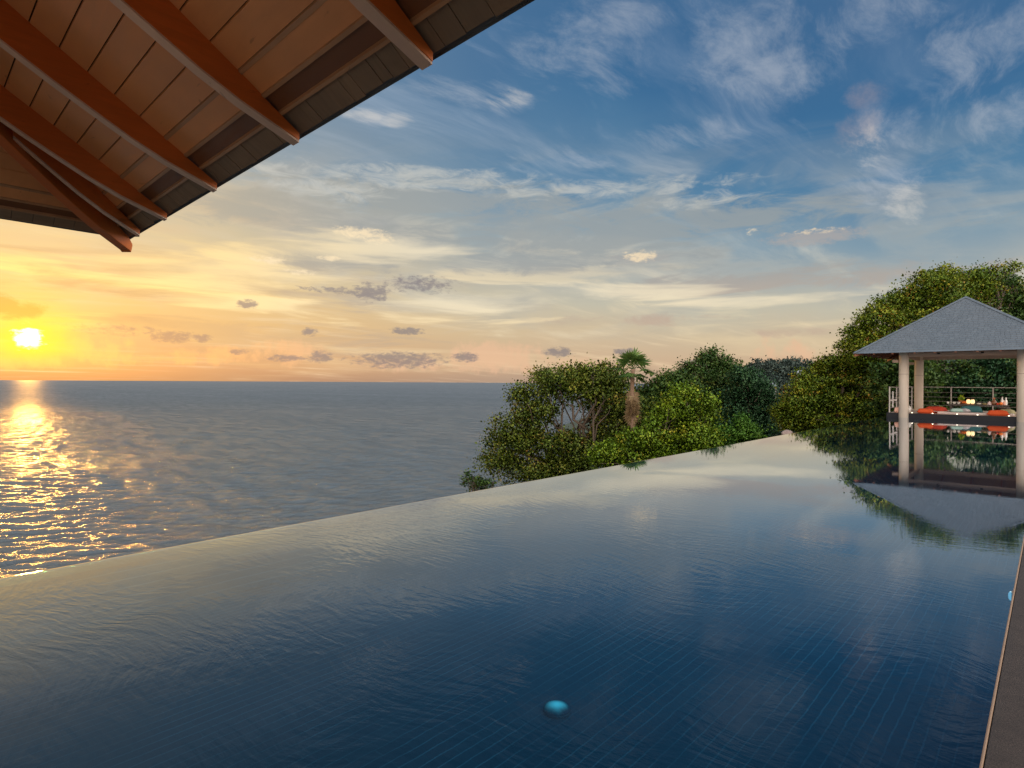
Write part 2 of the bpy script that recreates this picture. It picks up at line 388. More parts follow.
# ------------------------------------------------------------------ sea
def sea_material():
    mt, g, p = new_mat('sea_water')
    o = g.obj()
    v3 = g.mapping(o, rot=(0, 0, math.radians(43)), scale=(1.2, 3.0, 1))
    nb = g.bump(g.noise(v3, 1, 4, 0.62, 0.3), 1.0, 0.65)
    nt = mt.node_tree; nt.nodes.remove(p)
    ln = g.n.new('ShaderNodeVectorMath'); ln.operation = 'LENGTH'; g.link(o, ln.inputs[0])
    dist = ln.outputs['Value']
    lw = g.n.new('ShaderNodeLayerWeight'); lw.inputs[0].default_value = 0.5; g.link(nb, lw.inputs['Normal'])
    wind = g.step(g.noise(g.mapping(o, rot=(0, 0, math.radians(43)), scale=(.35, 1.6, 1)), 0.006, 4, 0.55, 0.5), 0.3, 0.7, 0.75, 1.15)
    paws = g.step(g.noise(g.mapping(o, rot=(0, 0, math.radians(43)), scale=(.030, .105, 1)), 1.0, 7, 0.68, 0.3), 0.36, 0.64, 0.45, 1.45)   # gusts roughen it in streaks
    cap = g.mul(g.step(dist, 150, 1300, 0.46, 0.19), g.mul(wind, paws))
    fac = g.m('MULTIPLY_ADD', g.m('POWER', lw.outputs['Facing'], 3.6), cap, 0.02)      # a rough sea never mirrors fully
    df = g.n.new('ShaderNodeBsdfDiffuse'); df.inputs[0].default_value = (.104, .130, .146, 1); g.link(nb, df.inputs['Normal'])
    gl = g.n.new('ShaderNodeBsdfGlossy'); gl.inputs[0].default_value = (1, 1, 1, 1); g.link(nb, gl.inputs['Normal'])
    g.link(g.step(dist, 120, 1800, 0.16, 0.42), gl.inputs['Roughness'])                # chop too small to see, far out
    mx = g.n.new('ShaderNodeMixShader'); g.link(fac, mx.inputs[0])
    g.l.new(df.outputs[0], mx.inputs[1]); g.l.new(gl.outputs[0], mx.inputs[2]); g.l.new(mx.outputs[0], g.n['Material Output'].inputs[0])
    return mt

SEA_Z = -38.0
def build_sea():
    """One sheet to the horizon; on the side one looks out to, it carries real waves."""
    r = np.random.default_rng(12)
    f0 = math.degrees(math.atan2(fw.y, fw.x))
    th = np.radians(np.concatenate([[f0 + 180, f0 + 140, f0 + 100], np.arange(f0 + 60, f0 - 25, -0.125), [f0 - 60, f0 - 100, f0 - 140, f0 - 180]]))
    k = 1.0031; rr = [0.5, 40]; x = 108.0
    while x < 4200: rr.append(x); x *= k
    rr += [5000, 6500, 9000, 13000, 20000, 30000, 45000]
    rr = np.array(rr)
    X = np.outer(rr, np.cos(th)); Y = np.outer(rr, np.sin(th)); Z = np.zeros_like(X)
    sp = (rr * (k - 1))[:, None]
    env = 1 + .35 * np.sin(X * .021 + Y * .013 + 1) * np.sin(Y * .017 - X * .009)
    main = math.atan2(fw.y, fw.x) + math.radians(8)
    n = 90
    for i in range(n):
        lam = 1.0 * (11 / 1.0) ** (i / (n - 1)) * r.uniform(.9, 1.1)
        a_ = main + r.normal(0, .45); kx, ky = 2 * PI / lam * math.cos(a_), 2 * PI / lam * math.sin(a_)
        amp = 0.029 * lam / (2 * PI) * r.uniform(.6, 1.4) * (1.3 if 1.5 < lam < 5 else 1.0)
        att = np.clip((lam / sp - 2.2) / 3.0, 0, 1)
        ph = kx * X + ky * Y + r.uniform(0, 6.28)
        Z += amp * att * (np.sin(ph) + .22 * np.cos(2 * ph))
    Z *= env
    Z[:, :4] = -.6; Z[:, -4:] = -.6; Z[:3] = -.6; Z[-7:] = 0
    ny, nx = X.shape
    V = np.stack([X, Y, Z], -1).reshape(-1, 3).astype(np.float32)
    i = np.arange(ny - 1)[:, None] * nx + np.arange(nx - 1)[None]
    Q = np.stack([i, i + nx, i + nx + 1, i + 1], -1).reshape(-1, 4).astype(np.int32)
    me = bpy.data.meshes.new('sea'); me.vertices.add(len(V)); me.vertices.foreach_set('co', V.ravel())
    me.loops.add(Q.size); me.loops.foreach_set('vertex_index', Q.ravel())
    me.polygons.add(len(Q)); me.polygons.foreach_set('loop_start', np.arange(0, Q.size, 4, dtype=np.int32))
    me.update(calc_edges=True)
    me.polygons.foreach_set('use_smooth', np.ones(len(Q), bool))
    me.materials.append(sea_material())
    o = bpy.data.objects.new('sea', me); C.objects.link(o); o.location = (0, 0, SEA_Z); tag(o, kind='structure')
build_sea()

# ------------------------------------------------------------------ terrain: the headland the pool stands on
def grid_mesh(name, xs, ys, fz, mat, kind):
    nx, ny = len(xs), len(ys)
    vs = [(x, y, fz(x, y)) for y in ys for x in xs]
    fs = [(j * nx + i, j * nx + i + 1, (j + 1) * nx + i + 1, (j + 1) * nx + i) for j in range(ny - 1) for i in range(nx - 1)]
    me = bpy.data.meshes.new(name); me.from_pydata(vs, [], fs); me.materials.append(mat)
    me.polygons.foreach_set('use_smooth', [True] * len(me.polygons))
    o = bpy.data.objects.new(name, me); C.objects.link(o); tag(o, kind=kind); return o

def ground_z(x, y):
    z = -1.4
    if y > 37: z = -1.4 + min(1.0, (y - 37) * 0.5)
    if x > 2: z = min(-0.05, -1.4 + (x - 2) * 0.8) if y < 37 else z
    if x < -6.6:
        k = -6.6 - x
        z = -1.4 - 0.52 * k + (min(1.0, (y - 37) * 0.5) if y > 37 else 0) * max(0, 1 - k / 8)
        z += 0.5 * math.sin(x * .5 + y * .3) * min(1, k / 6)
    if y > 95: z -= (y - 95) * 0.6
    return max(z, -46)

soil = plain('soil', (.055, .045, .025), 0.95, 0.5, 0.8, 0.5)
grid_mesh('terrain', [-100 + i * 1.5 for i in range(125)], [-60 + i * 1.5 for i in range(160)], ground_z, soil, 'structure')

# ------------------------------------------------------------------ the pool
PX0, PX1, PY0, PY1 = -5.80, -0.19, -0.10, 31.45       # seaward lip, walkway side, near deck, far deck
FLOOR_Z = -0.50

def pool_water_mat():
    mt, g, p = new_mat('pool_water')
    nt = mt.node_tree; nt.nodes.remove(p)
    o = g.obj()
    warp = g.noise(o, 0.55, 2, 0.5, color=True)
    mv = g.n.new('ShaderNodeVectorMath'); mv.operation = 'MULTIPLY_ADD'
    g.link(warp, mv.inputs[0]); mv.inputs[1].default_value = (1.2, 1.2, 0); g.link(o, mv.inputs[2])
    v = g.mapping(mv.outputs[0], rot=(0, 0, math.radians(-43)), scale=(5.0, 17.0, 1))
    v2 = g.mapping(mv.outputs[0], rot=(0, 0, math.radians(-18)), scale=(13.0, 34.0, 1))
    patchy = g.step(g.noise(o, 0.5, 3, 0.5), 0.38, 0.62, 0.3, 1.0)
    oy = g.sep(o)[1]
    calm = g.step(oy, 2, 9, 1.0, 0.07)
    h = g.mad(g.noise(v, 1, 3, 0.5, 0.3), 1.0, g.mul(g.noise(v2, 1, 2, 0.5, 0.2), 0.22))
    h = g.mul(h, g.mul(patchy, calm))
    nb = g.bump(h, 0.5, 0.0058)
    lw = g.n.new('ShaderNodeLayerWeight'); lw.inputs[0].default_value = 0.5; g.link(nb, lw.inputs['Normal'])
    fr = g.ramp(lw.outputs['Facing'], [(0, (.02,) * 3), (.42, (.04,) * 3), (.6, (.135,) * 3), (.74, (.38,) * 3), (.85, (.70,) * 3), (.92, (.90,) * 3), (1, (1,) * 3)])
    gl = g.n.new('ShaderNodeBsdfGlossy'); gl.inputs['Roughness'].default_value = 0.0
    gl.inputs[0].default_value = (.90, .94, 1.0, 1); g.link(nb, gl.inputs['Normal'])
    tr = g.n.new('ShaderNodeBsdfTransparent'); tr.inputs[0].default_value = (.34, .72, .90, 1)
    mx = g.n.new('ShaderNodeMixShader'); g.link(fr, mx.inputs[0])
    g.l.new(tr.outputs[0], mx.inputs[1]); g.l.new(gl.outputs[0], mx.inputs[2])
    g.l.new(mx.outputs[0], g.n['Material Output'].inputs[0])
    return mt

def tile_mat(name, axis='Z'):
    mt, g, p = new_mat(name)
    wob = g.noise(g.obj(), 7.0, 3, 0.5, color=True)
    wv = g.n.new('ShaderNodeVectorMath'); wv.operation = 'MULTIPLY_ADD'; g.link(wob, wv.inputs[0]); wv.inputs[1].default_value = (.022, .022, .01); g.link(g.obj(), wv.inputs[2])
    x, y, z = g.sep(wv.outputs[0])
    v = {'Z': g.xyz(y, x, 0.0), 'X': g.xyz(y, z, 0.0), 'Y': g.xyz(x, z, 0.0)}[axis]
    def brick(mort, col1, col2):
        n = g.n.new('ShaderNodeTexBrick'); g.link(v, n.inputs['Vector'])
        n.inputs['Color1'].default_value = (*col1, 1); n.inputs['Color2'].default_value = (*col2, 1)
        n.inputs['Mortar'].default_value = (*mort, 1); n.inputs['Scale'].default_value = 1.0
        n.inputs['Mortar Size'].default_value = 0.005; n.inputs['Mortar Smooth'].default_value = 0.3
        n.inputs['Brick Width'].default_value = 0.30; n.inputs['Row Height'].default_value = 0.072
        return n
    n = brick((.016, .050, .060), (.011, .040, .051), (.007, .029, .040))
    rows = g.m('PINGPONG', g.m('MULTIPLY_ADD', {'Z': x, 'X': z, 'Y': z}[axis], 1 / 0.072, 0.0), 0.5)
    ns = g.noise(g.obj(), 2.0, 5, 0.6)
    c = g.mix(g.step(ns, 0.3, 0.7, 0.0, 0.6), n.outputs[0], (.008, .029, .040))
    wear = g.step(g.noise(g.obj(), 1.3, 4, 0.6), 0.35, 0.68, 0.15, 1.0)
    c = g.mix(g.mul(g.step(rows, 0.085, 0.035), wear), c, (.055, .110, .128))
    g.link(c, p.inputs['Base Color']); p.inputs['Roughness'].default_value = 0.6
    return mt

b = MB()
prof = [(PX1, 0), (PX0 + .03, 0), (PX0 + .008, -.0008), (PX0 - .012, -.004), (PX0 - .030, -.011), (PX0 - .045, -.023), (PX0 - .055, -.042), (PX0 - .062, -.08), (PX0 - .064, -.5)]
rows_ = [[b.bm.verts.new((x, y, z)) for x, z in prof] for y in (PY0, PY1)]
for i in range(len(prof) - 1):
    b.bm.faces.new((rows_[0][i], rows_[0][i + 1], rows_[1][i + 1], rows_[1][i]))
b.build('water', pool_water_mat(), kind='structure', smooth=True)
tl = tile_mat('pool_tile'); tlx = tile_mat('pool_wall_tile', 'X'); tly = tile_mat('pool_end_tile', 'Y')
b = MB(); b.box(PX0 - 0.25, PX1 + 0.2, PY0 - 0.2, PY1 + 0.2, FLOOR_Z - 0.3, FLOOR_Z)
b.build('pool_floor', tl, kind='structure')
b = MB(); b.box(PX0 + 0.0, PX0 + 0.20, PY0 - 1.5, PY1 + 0.2, FLOOR_Z + 0.003, -0.02)
b.build('pool_infinity_lip', tlx, kind='structure', bevel=0.004)
b = MB(); b.box(PX0 - 0.045, PX0 - 0.002, PY0 - 1.5, PY1 + 0.2, -2.6, -0.045)
b.build('pool_outer_face', plain('slate_face', (.05, .055, .06), 0.5, 0.3, 4, 0.2), kind='structure')
b = MB(); b.box(PX1, PX1 + 0.2, PY0 - 1.5, PY1, FLOOR_Z + 0.003, 0.035)
b.build('pool_side_wall', tlx, kind='structure')

# walkway of dark granular stone with a tan edge
def granite():
    mt, g, p = new_mat('walkway_stone'); o = g.obj()
    a = g.noise(o, 160, 3, 0.7); bq = g.noise(o, 9, 5, 0.6)
    c = g.mix(g.step(a, 0.35, 0.68), (.020, .015, .012), (.075, .055, .044))
    c = g.mix(g.step(bq, 0.35, 0.7, 0, 0.55), c, (.026, .019, .016))
    cr = g.n.new('ShaderNodeTexVoronoi'); cr.feature = 'DISTANCE_TO_EDGE'; cr.inputs['Scale'].default_value = 1.6
    wv = g.noise(o, 5, 3, 0.6, color=True)
    ad = g.n.new('ShaderNodeVectorMath'); ad.operation = 'MULTIPLY_ADD'; g.link(wv, ad.inputs[0]); ad.inputs[1].default_value = (.25, .25, 0); g.link(o, ad.inputs[2])
    g.link(ad.outputs[0], cr.inputs['Vector'])
    c = g.mix(g.step(cr.outputs['Distance'], 0.0, 0.006, 0.8, 0.0), c, (.008, .006, .005))
    g.link(c, p.inputs['Base Color']); p.inputs['Roughness'].default_value = 0.8
    g.link(g.bump(g.add(a, bq), 0.6, 0.004), p.inputs['Normal'])
    return mt
WX = PX1 - 0.012
b = MB(); b.box(WX + 0.021, 3.2, -8.0, 40.0, 0.037, 0.062)
b.build('walkway', granite(), kind='structure', bevel=0.003)
b = MB(); b.box(WX + 0.008, WX + 0.018, -8.0, PY1 + 6, 0.015, 0.064)
b.build('walkway_edge', plain('tan_edge_stone', (.30, .20, .13), 0.6, 0.25, 14, 0.2), kind='structure', bevel=0.004)
b = MB(); b.box(PX1 + 0.203, 3.2, -8.0, 40.0, -1.5, 0.034)
b.build('walkway_base', soil, kind='structure')

# ------------------------------------------------------------------ underwater lamps
def emit_mat(name, col, strength, base=(.8, .8, .8)):
    mt, g, p = new_mat(name)
    p.inputs['Base Color'].default_value = (*base, 1)
    p.inputs['Emission Color'].default_value = (*col, 1); p.inputs['Emission Strength'].default_value = strength
    p.inputs['Roughness'].default_value = 0.9; p.inputs['Specular IOR Level'].default_value = 0.05
    return mt
STEEL = plain('brushed_steel', (.45, .44, .43), 0.35, 0.15, 30, 0.1, metal=1.0)
lens = emit_mat('lamp_lens', (.08, .50, .60), 0.4, (.01, .03, .045))
_g = NT(lens.node_tree); _p = lens.node_tree.nodes['Principled BSDF']
_x, _y, _z = _g.sep(_g.obj()); _r = _g.m('SQRT', _g.add(_g.mul(_x, _x), _g.mul(_y, _y)))
_g.link(_g.mul(_g.step(_g.add(_r, _g.mul(_g.sub(_g.noise(_g.mapping(_g.obj(), rot=(0, 0, math.radians(-43)), scale=(1, 2.2, 1)), 9, 2, 0.5), 0.5), 0.035)), 0.082, 0.0, 0.0, 0.85), 1.0), _p.inputs['Emission Strength'])
lens2 = emit_mat('lamp_lens_pale', (.45, .72, .85), 0.7, (.3, .4, .45))
P = at(557, 703, 1); P = EYE + (P - EYE) * ((FLOOR_Z + .05 - EYE.z) / (P.z - EYE.z))
t = empty('underwater_lamp', (P.x, P.y, FLOOR_Z), 'round turquoise lamp glowing on the floor in the middle of the pool', 'pool lamp', 'underwater lamps in the pool')
MB().lathe([(.085, 0.002), (.085, .012), (.08, .016), (.075, .016)], seg=28).build('housing', plain('dark_housing', (.01, .02, .03), 0.7), t)
MB().lathe([(.082, .017), (.079, .024), (.068, .032), (.046, .039), (.02, .043), (0, .044)], seg=28).build('lens', lens, t, smooth=True)
d_ = ray(1011.5, 596); P = EYE + d_ * (-1.53 / d_.z)
t = empty('underwater_lamp', (PX1 - 0.002, P.y, -0.03), 'pale blue lamp half hidden by the edge of the walkway', 'pool lamp', 'underwater lamps in the pool')
hb = MB().lathe([(.042, 0), (.042, .012), (.034, .018)], seg=24); hb.bm.transform(Matrix.Rotation(-PI / 2, 4, 'Y')); hb.build('housing', STEEL, t)
hb = MB().lathe([(.034, .019), (.032, .027), (.02, .034), (0, .037)], seg=24); hb.bm.transform(Matrix.Rotation(-PI / 2, 4, 'Y')); hb.build('lens', lens2, t, smooth=True)

# ------------------------------------------------------------------ the two pavilions
EAVE_A = 3.63                       # half width of the roof at the eaves
CX = -2.92
RED_WOOD = wood('rafter_timber', (.70, .185, .032), (9, 0.9, 9), 0.4, 0.35)
PALE_WOOD = wood('pale_timber', (.70, .50, .37), (9, 0.9, 9), 0.5, 0.2)
BOARD = wood('ceiling_board', (.80, .39, .16), (1.0, 5, 5), 0.42, 0.18, 2.0)
LIT_EDGE = wood('rafter_edge_lit', (.80, .60, .46), (9, 0.9, 9), 0.5, 0.15)  # light thrown up by the water, put into a pale colour
EAVEB = wood('eave_board_wood', (.20, .085, .035), (1, 5, 5), 0.5, 0.25)
BATTEN = wood('batten_timber', (.50, .30, .16), (1, 8, 8), 0.45, 0.25)
DARK_WOOD = plain('deck_fascia_paint', (.005, .006, .009), 0.75, 0.3, 5, 0.05)
DECK = wood('deck_board', (.66, .51, .38), (9, 0.8, 9), 0.5, 0.3)
COLUMN = plain('column_render', (.64, .56, .46), 0.6, 0.06, 3, 0.05)

FAR_BOARD = wood('shaded_ceiling_board', (.22, .125, .075), (1.0, 5, 5), 0.5, 0.25, 2.0)  # same boards as the near roof, shade put into a darker colour
FAR_RED = wood('shaded_rafter_timber', (.20, .065, .025), (9, 0.9, 9), 0.5, 0.35)  # same rafter timber, darkened to paint in the shade under the far roof

def shake_mat():
    """Split wooden shakes seen from below: grey brown, grain along the slope."""
    mt, g, p = new_mat('shake_wood')
    x, y, z = g.sep(g.obj())
    rn = g.n.new('ShaderNodeNewGeometry').outputs['Random Per Island']
    n = g.noise(g.mapping(g.obj(), scale=(30, 3, 3)), 1.2, 5, 0.65)
    c = g.mix(n, (.17, .125, .08), (.40, .30, .20))
    c = g.mix(g.mul(rn, 0.6), c, (.20, .165, .12))
    g.link(c, p.inputs['Base Color']); p.inputs['Roughness'].default_value = 0.85
    g.link(g.bump(n, 0.4, 0.004), p.inputs['Normal'])
    return mt
SHAKE = shake_mat()

def shingle_mat():
    mt, g, p = new_mat('slate_shingle')
    rn = g.n.new('ShaderNodeNewGeometry').outputs['Random Per Island']
    n = g.noise(g.obj(), 6, 5, 0.65); n2 = g.noise(g.obj(), 0.7, 3, 0.5)
    c = g.ramp(rn, [(0, (.094, .122, .148)), (.5, (.106, .137, .165)), (1, (.120, .152, .180))])
    c = g.mix(g.step(n, 0.3, 0.75, 0, 0.25), c, (.075, .092, .115))
    c = g.mix(g.step(n2, 0.4, 0.7, 0, 0.3), c, (.125, .145, .165))
    g.link(c, p.inputs['Base Color']); p.inputs['Roughness'].default_value = 0.75
    g.link(g.bump(n, 0.2, 0.003), p.inputs['Normal'])
    return mt
SHINGLE = shingle_mat()

def interp(tab, d):
    for (a, va), (b_, vb) in zip(tab, tab[1:]):
        if d <= b_: return va + (vb - va) * (d - a) / (b_ - a)
    return tab[-1][1]
ZR = [(-.05, 2.815), (0, 2.832), (.3, 2.938), (.5, 3.028), (.62, 3.092), (.75, 3.162), (.9, 3.245), (1.13, 3.380), (2, 3.90), (3.63, 4.87)]   # underside of a rafter
ZB = [(-.06, 2.845), (0, 2.885), (1.0, 3.525), (3.63, 5.36)]                                                                      # underside of the boards
ZT = [(-.06, 2.885), (3.63, 5.50)]                                                                                              # outer face of the roof
zr = lambda d: interp(ZR, d)
zb = lambda d: interp(ZB, d)

def side_frame(k, cy):
    """side k (0 front +Y / 1 left -X / 2 back / 3 right): map (s along the eave, d inward, z) to the pavilion's local space."""
    A = EAVE_A
    return [lambda s, d, z: Vector((s, A - d, z)), lambda s, d, z: Vector((-A + d, s, z)),
            lambda s, d, z: Vector((-s, -A + d, z)), lambda s, d, z: Vector((A - d, -s, z))][k]

def one_rafter(root, F, sf, dm):
    ds = [-.012] + [v for v in (.15, .3, .42, .5, .56, .62, .68, .75, .82, .9, 1.0, 1.13, 1.5, 2.0, 2.7) if v < dm] + [dm]
    hw = .038
    o = None
    for (w_, lo_, hi_, name, mat) in ((hw, lambda d: zr(d) + .006, lambda d: zb(d) + (.004 if d > .2 else -.006), 'rafter', RED_WOOD), (hw - .004, lambda d: zr(d) - .006, lambda d: zr(d) + .0055, 'rafter_edge', LIT_EDGE)):  # second piece: strip added under each rafter, pale as if water-lit on the near roof
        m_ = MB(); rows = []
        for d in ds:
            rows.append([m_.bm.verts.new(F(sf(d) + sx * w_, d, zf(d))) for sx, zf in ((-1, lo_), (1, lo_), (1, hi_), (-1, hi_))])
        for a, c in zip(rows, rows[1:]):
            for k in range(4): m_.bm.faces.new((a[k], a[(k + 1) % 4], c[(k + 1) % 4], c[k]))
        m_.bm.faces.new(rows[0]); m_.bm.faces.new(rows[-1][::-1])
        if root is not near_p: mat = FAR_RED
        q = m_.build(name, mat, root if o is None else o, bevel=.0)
        o = o or q

def roof_for(root, mirror, detail_sides, rafter_s):
    A = EAVE_A
    roof = empty('roof', (0, 0, 0)); roof.parent = root
    for k in range(4):
        F = side_frame(k, 0)
        # shingle courses: every shingle a thin slab lying on the one below
        sh = MB(); r = random.Random(11 + k)
        n = 30; L = (A + 0.06) / n
        for i in range(n):
            d0 = -0.06 + i * L; d1 = min(d0 + L * 1.25, A)
            s0 = A - d0; s1 = A - d1
            x = -s0 + r.uniform(0, .12)
            edges = [-s0]
            while x < s0 - 0.05:
                edges.append(x); x += r.uniform(.12, .22)
            edges.append(s0)
            for a, c in zip(edges, edges[1:]):
                def cl(v, lim): return max(-lim, min(lim, v))
                j = r.uniform(-.006, .006) if i else 0
                za = interp(ZT, d0) + (0.040 if i else 0.010); zc = interp(ZT, d1) + 0.002
                gp = .003 if i else 0.0
                q = [F(a + gp, d0 + j, za), F(c - gp, d0 + j, za), F(cl(c - gp, s1), d1, zc), F(cl(a + gp, s1), d1, zc)]
                vs = [sh.bm.verts.new(p) for p in q]
                lo = [sh.bm.verts.new(p - Vector((0, 0, .042 if i else .016))) for p in q[:2]]
                try:
                    sh.bm.faces.new(vs); sh.bm.faces.new((lo[0], lo[1], vs[1], vs[0]))
                except ValueError: pass
        sh.build('shingle_slope', SHINGLE, roof)
        # boards below: one ceiling sheet per slope with real grooves between the boards
        cb = MB(); seams = [0.19]
        d = 0.317
        while d < A - 0.15: seams.append(d); d += 0.1365
        seams.append(A - 0.02)
        for a, c in zip(seams, seams[1:]):
            a_, c_ = a + .004, c - .004
            za, zc = zb(a_), zb(c_)
            cb.prism([F(-(A - a_), a_, za), F(A - a_, a_, za), F(A - c_, c_, zc), F(-(A - c_), c_, zc)], (0, 0, 0.012))
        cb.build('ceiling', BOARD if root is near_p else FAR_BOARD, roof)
        bk = MB(); bk.prism([F(-(A - .2), .2, zb(.2) + .016), F(A - .2, .2, zb(.2) + .016), F(.02, A - .02, zb(A - .02) + .016), F(-.02, A - .02, zb(A - .02) + .016)], (0, 0, .01))
        bk.build('underlay', plain('underlay', (.035, .025, .018), 0.9), roof) if k == 0 else bk.build('underlay', bpy.data.materials['underlay'], roof)
        # eave layers from the outside in: shakes, inner batten, dark board, outer batten
        for (d0, d1, zz, hh) in ((.086, .100, -.004, .022), (.183, .199, -.010, .024), (.300, .317, -.006, .012)):
            MB().prism([F(-(A - d0), d0, zb(d0) + zz), F(A - d0, d0, zb(d0) + zz), F(A - d1, d1, zb(d1) + zz), F(-(A - d1), d1, zb(d1) + zz)], (0, 0, hh)).build('batten', BATTEN, roof)
        MB().prism([F(-(A - .1), .1, zb(.1) + .012), F(A - .1, .1, zb(.1) + .012), F(A - .186, .186, zb(.186) + .012), F(-(A - .186), .186, zb(.186) + .012)], (0, 0, .012)).build('eave_board', EAVEB, roof)
        shk = MB(); x = -A - .03; r = random.Random(5 + k)
        while x < A + .03:
            wd = r.uniform(.07, .19); jit = r.uniform(-.003, .003); dz = r.uniform(0, .006)
            x2 = min(x + wd, A + .03)
            da, db = -.034 + jit, .20
            def lim(s, d): return max(-(A - d) if d > 0 else -A - .03, min(A - d if d > 0 else A + .03, s))
            shk.prism([F(lim(x + .002, da), da, zb(da) + .018 + dz), F(lim(x2 - .002, da), da, zb(da) + .018 + dz), F(lim(x2 - .002, db), db, zb(db) + .03 + dz), F(lim(x + .002, db), db, zb(db) + .03 + dz)], (0, 0, .016))
            x = x2
        shk.build('eave_shakes', SHAKE, roof)
    for (sx, sy) in ((-1, 1), (-1, -1), (1, 1), (1, -1)):
        cp = MB(); dv = Vector((sx, sy, 0)); sd = Vector((-sy, sx, 0)).normalized()
        nn_ = 14
        for i in range(nn_):
            a, c = -.05 + (A + .02) * i / nn_, -.05 + (A + .02) * (i + 1.12) / nn_
            a, c = min(a, A - .01), min(c, A - .005)
            pa, pc = dv * (A - a) + Vector((0, 0, interp(ZT, a) + .062)), dv * (A - c) + Vector((0, 0, interp(ZT, c) + .048))
            for q in (1, -1):
                lo_a, lo_c = pa + sd * q * .10 - Vector((0, 0, .052)), pc + sd * q * .10 - Vector((0, 0, .046))
                cp.face([pa, lo_a, lo_c, pc])
            cp.face([pa, pa + sd * .10 - Vector((0, 0, .052)), pa - sd * .10 - Vector((0, 0, .052))])
        cp.build('hip_cap', SHINGLE, roof)
    # --- rafters
    for k, ss in enumerate(rafter_s):
        F = side_frame(k, 0)
        for s in ss:
            dm = min(A - abs(s), A - .06)
            if dm < .15: continue
            if dm < .6 and root.name == 'pavilion' and k == 0:
                one_rafter(root, F, lambda d, s=s: s + .60 * max(0, d) / .95, .93); continue
            one_rafter(root, F, lambda d, s=s: s, dm)
    # --- hip rafters: deeper, with a chamfered tail past the corner
    for (sx, sy) in ((-1, 1), (-1, -1), (1, 1), (1, -1)):
        ds = [-.035, .0, .3, .6, .9, 1.3, 2, 3, A - .05]
        dirn = Vector((sx, sy, 0)); side = Vector((-sy, sx, 0)).normalized() * .045
        pt = lambda d, z: Vector((sx * (A - d), sy * (A - d), z))
        lo = [pt(-.035, zr(-.05) - .01), pt(-.02, zr(-.05) - .075)] + [pt(d, zr(d) - .075) for d in ds[1:]]
        hi = [pt(d, zb(d) - .012) for d in ds[:0:-1]] + [pt(-.035, zb(0) - .06)]
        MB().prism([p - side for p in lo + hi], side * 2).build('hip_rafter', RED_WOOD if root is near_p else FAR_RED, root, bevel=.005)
    return roof

def frame_for(root, cb=2.03):
    for (sx, sy) in ((-1, -1), (1, -1), (-1, 1), (1, 1)):
        c = MB().lathe([(.192, -0.6), (.192, 3.85), (.18, 3.9)], (sx * cb, sy * cb, 0), 32).build('column', COLUMN, root, smooth=True)
        c.data.polygons.foreach_set('use_smooth', [abs(p.normal.z) < .5 for p in c.data.polygons])
        MB().lathe([(.193, 1.96), (.195, 1.962), (.195, 1.975), (.193, 1.977)], (sx * cb, sy * cb, 0), 32).build('joint_ring', plain('joint', (.30, .24, .2)) if 'joint' not in bpy.data.materials else bpy.data.materials['joint'], c)
        # bracket stubs outward on both axes
        MB().box(*sorted((sx * (cb + .2), sx * (cb + .44))), sy * cb - .06, sy * cb + .06, 2.50, 2.63).build('bracket', PALE_WOOD, root, bevel=.006)
    for s in (-1, 1):
        MB().box(-cb - .1, cb + .1, s * cb - .07, s * cb + .07, 2.74, 2.92).build('tie_beam', PALE_WOOD, root, bevel=.006)
        MB().box(s * cb - .07, s * cb + .07, -cb + .075, cb - .075, 2.70, 2.88).build('tie_beam', PALE_WOOD, root, bevel=.006)
    for (x, y) in ((-.75, -cb - .075), (.75, -cb - .075), (-.75, cb + .075), (.75, cb + .075)):
        MB().box(x - .05, x + .05, y - .012, y + .012, 2.84, 2.90).build('beam_bolt_plate', DARK_WOOD, root)

# near one: overhead, camera looks out from beside it
near_p = empty('pavilion', (CX, -2.113, 0), 'large wooden pavilion roof with red brown rafters overhanging the pool corner', 'pavilion', 'open pavilions at both ends of the pool')
MB().box(-2.65, 2.62, -4.0, 1.95, 0.10, 0.20).build('deck', DECK, near_p, bevel=.004)
MB().box(-2.65, 2.62, 1.953, 1.98, -.05, 0.197).build('deck_fascia', DARK_WOOD, near_p)
frame_for(near_p, 1.72)
fr = [v - CX for v in (-6.13, -5.36, -4.285, -3.09, -1.93, -.78, .2)]
sp = [-3.2, -2.3, -1.15, 0, 1.15, 2.0]
roof_for(near_p, 0, (0, 1), [fr, sp[:-1] + [1.9], sp, sp])
# far one
far_p = empty('pavilion', (CX, 33.38, 0), 'open pavilion with grey shingle roof and pale round columns at far end of the pool', 'pavilion', 'open pavilions at both ends of the pool')
MB().box(-2.65, 2.65, -1.99, 3.85, 0.10, 0.20).build('deck', DECK, far_p, bevel=.004)
MB().box(-2.65, 2.65, -2.03, -1.993, -.08, 0.203).build('deck_fascia', DARK_WOOD, far_p, bevel=.004)
MB().box(-2.69, -2.653, -2.03, 3.85, -.08, 0.203).build('deck_fascia', DARK_WOOD, far_p, bevel=.004)
frame_for(far_p)
roof_for(far_p, 0, (), [sp, sp, [-2.9, -2.2, -1.4, -.7, 0, .7, 1.4, 2.2, 2.9], [-2.9 + i * .58 for i in range(11)]])

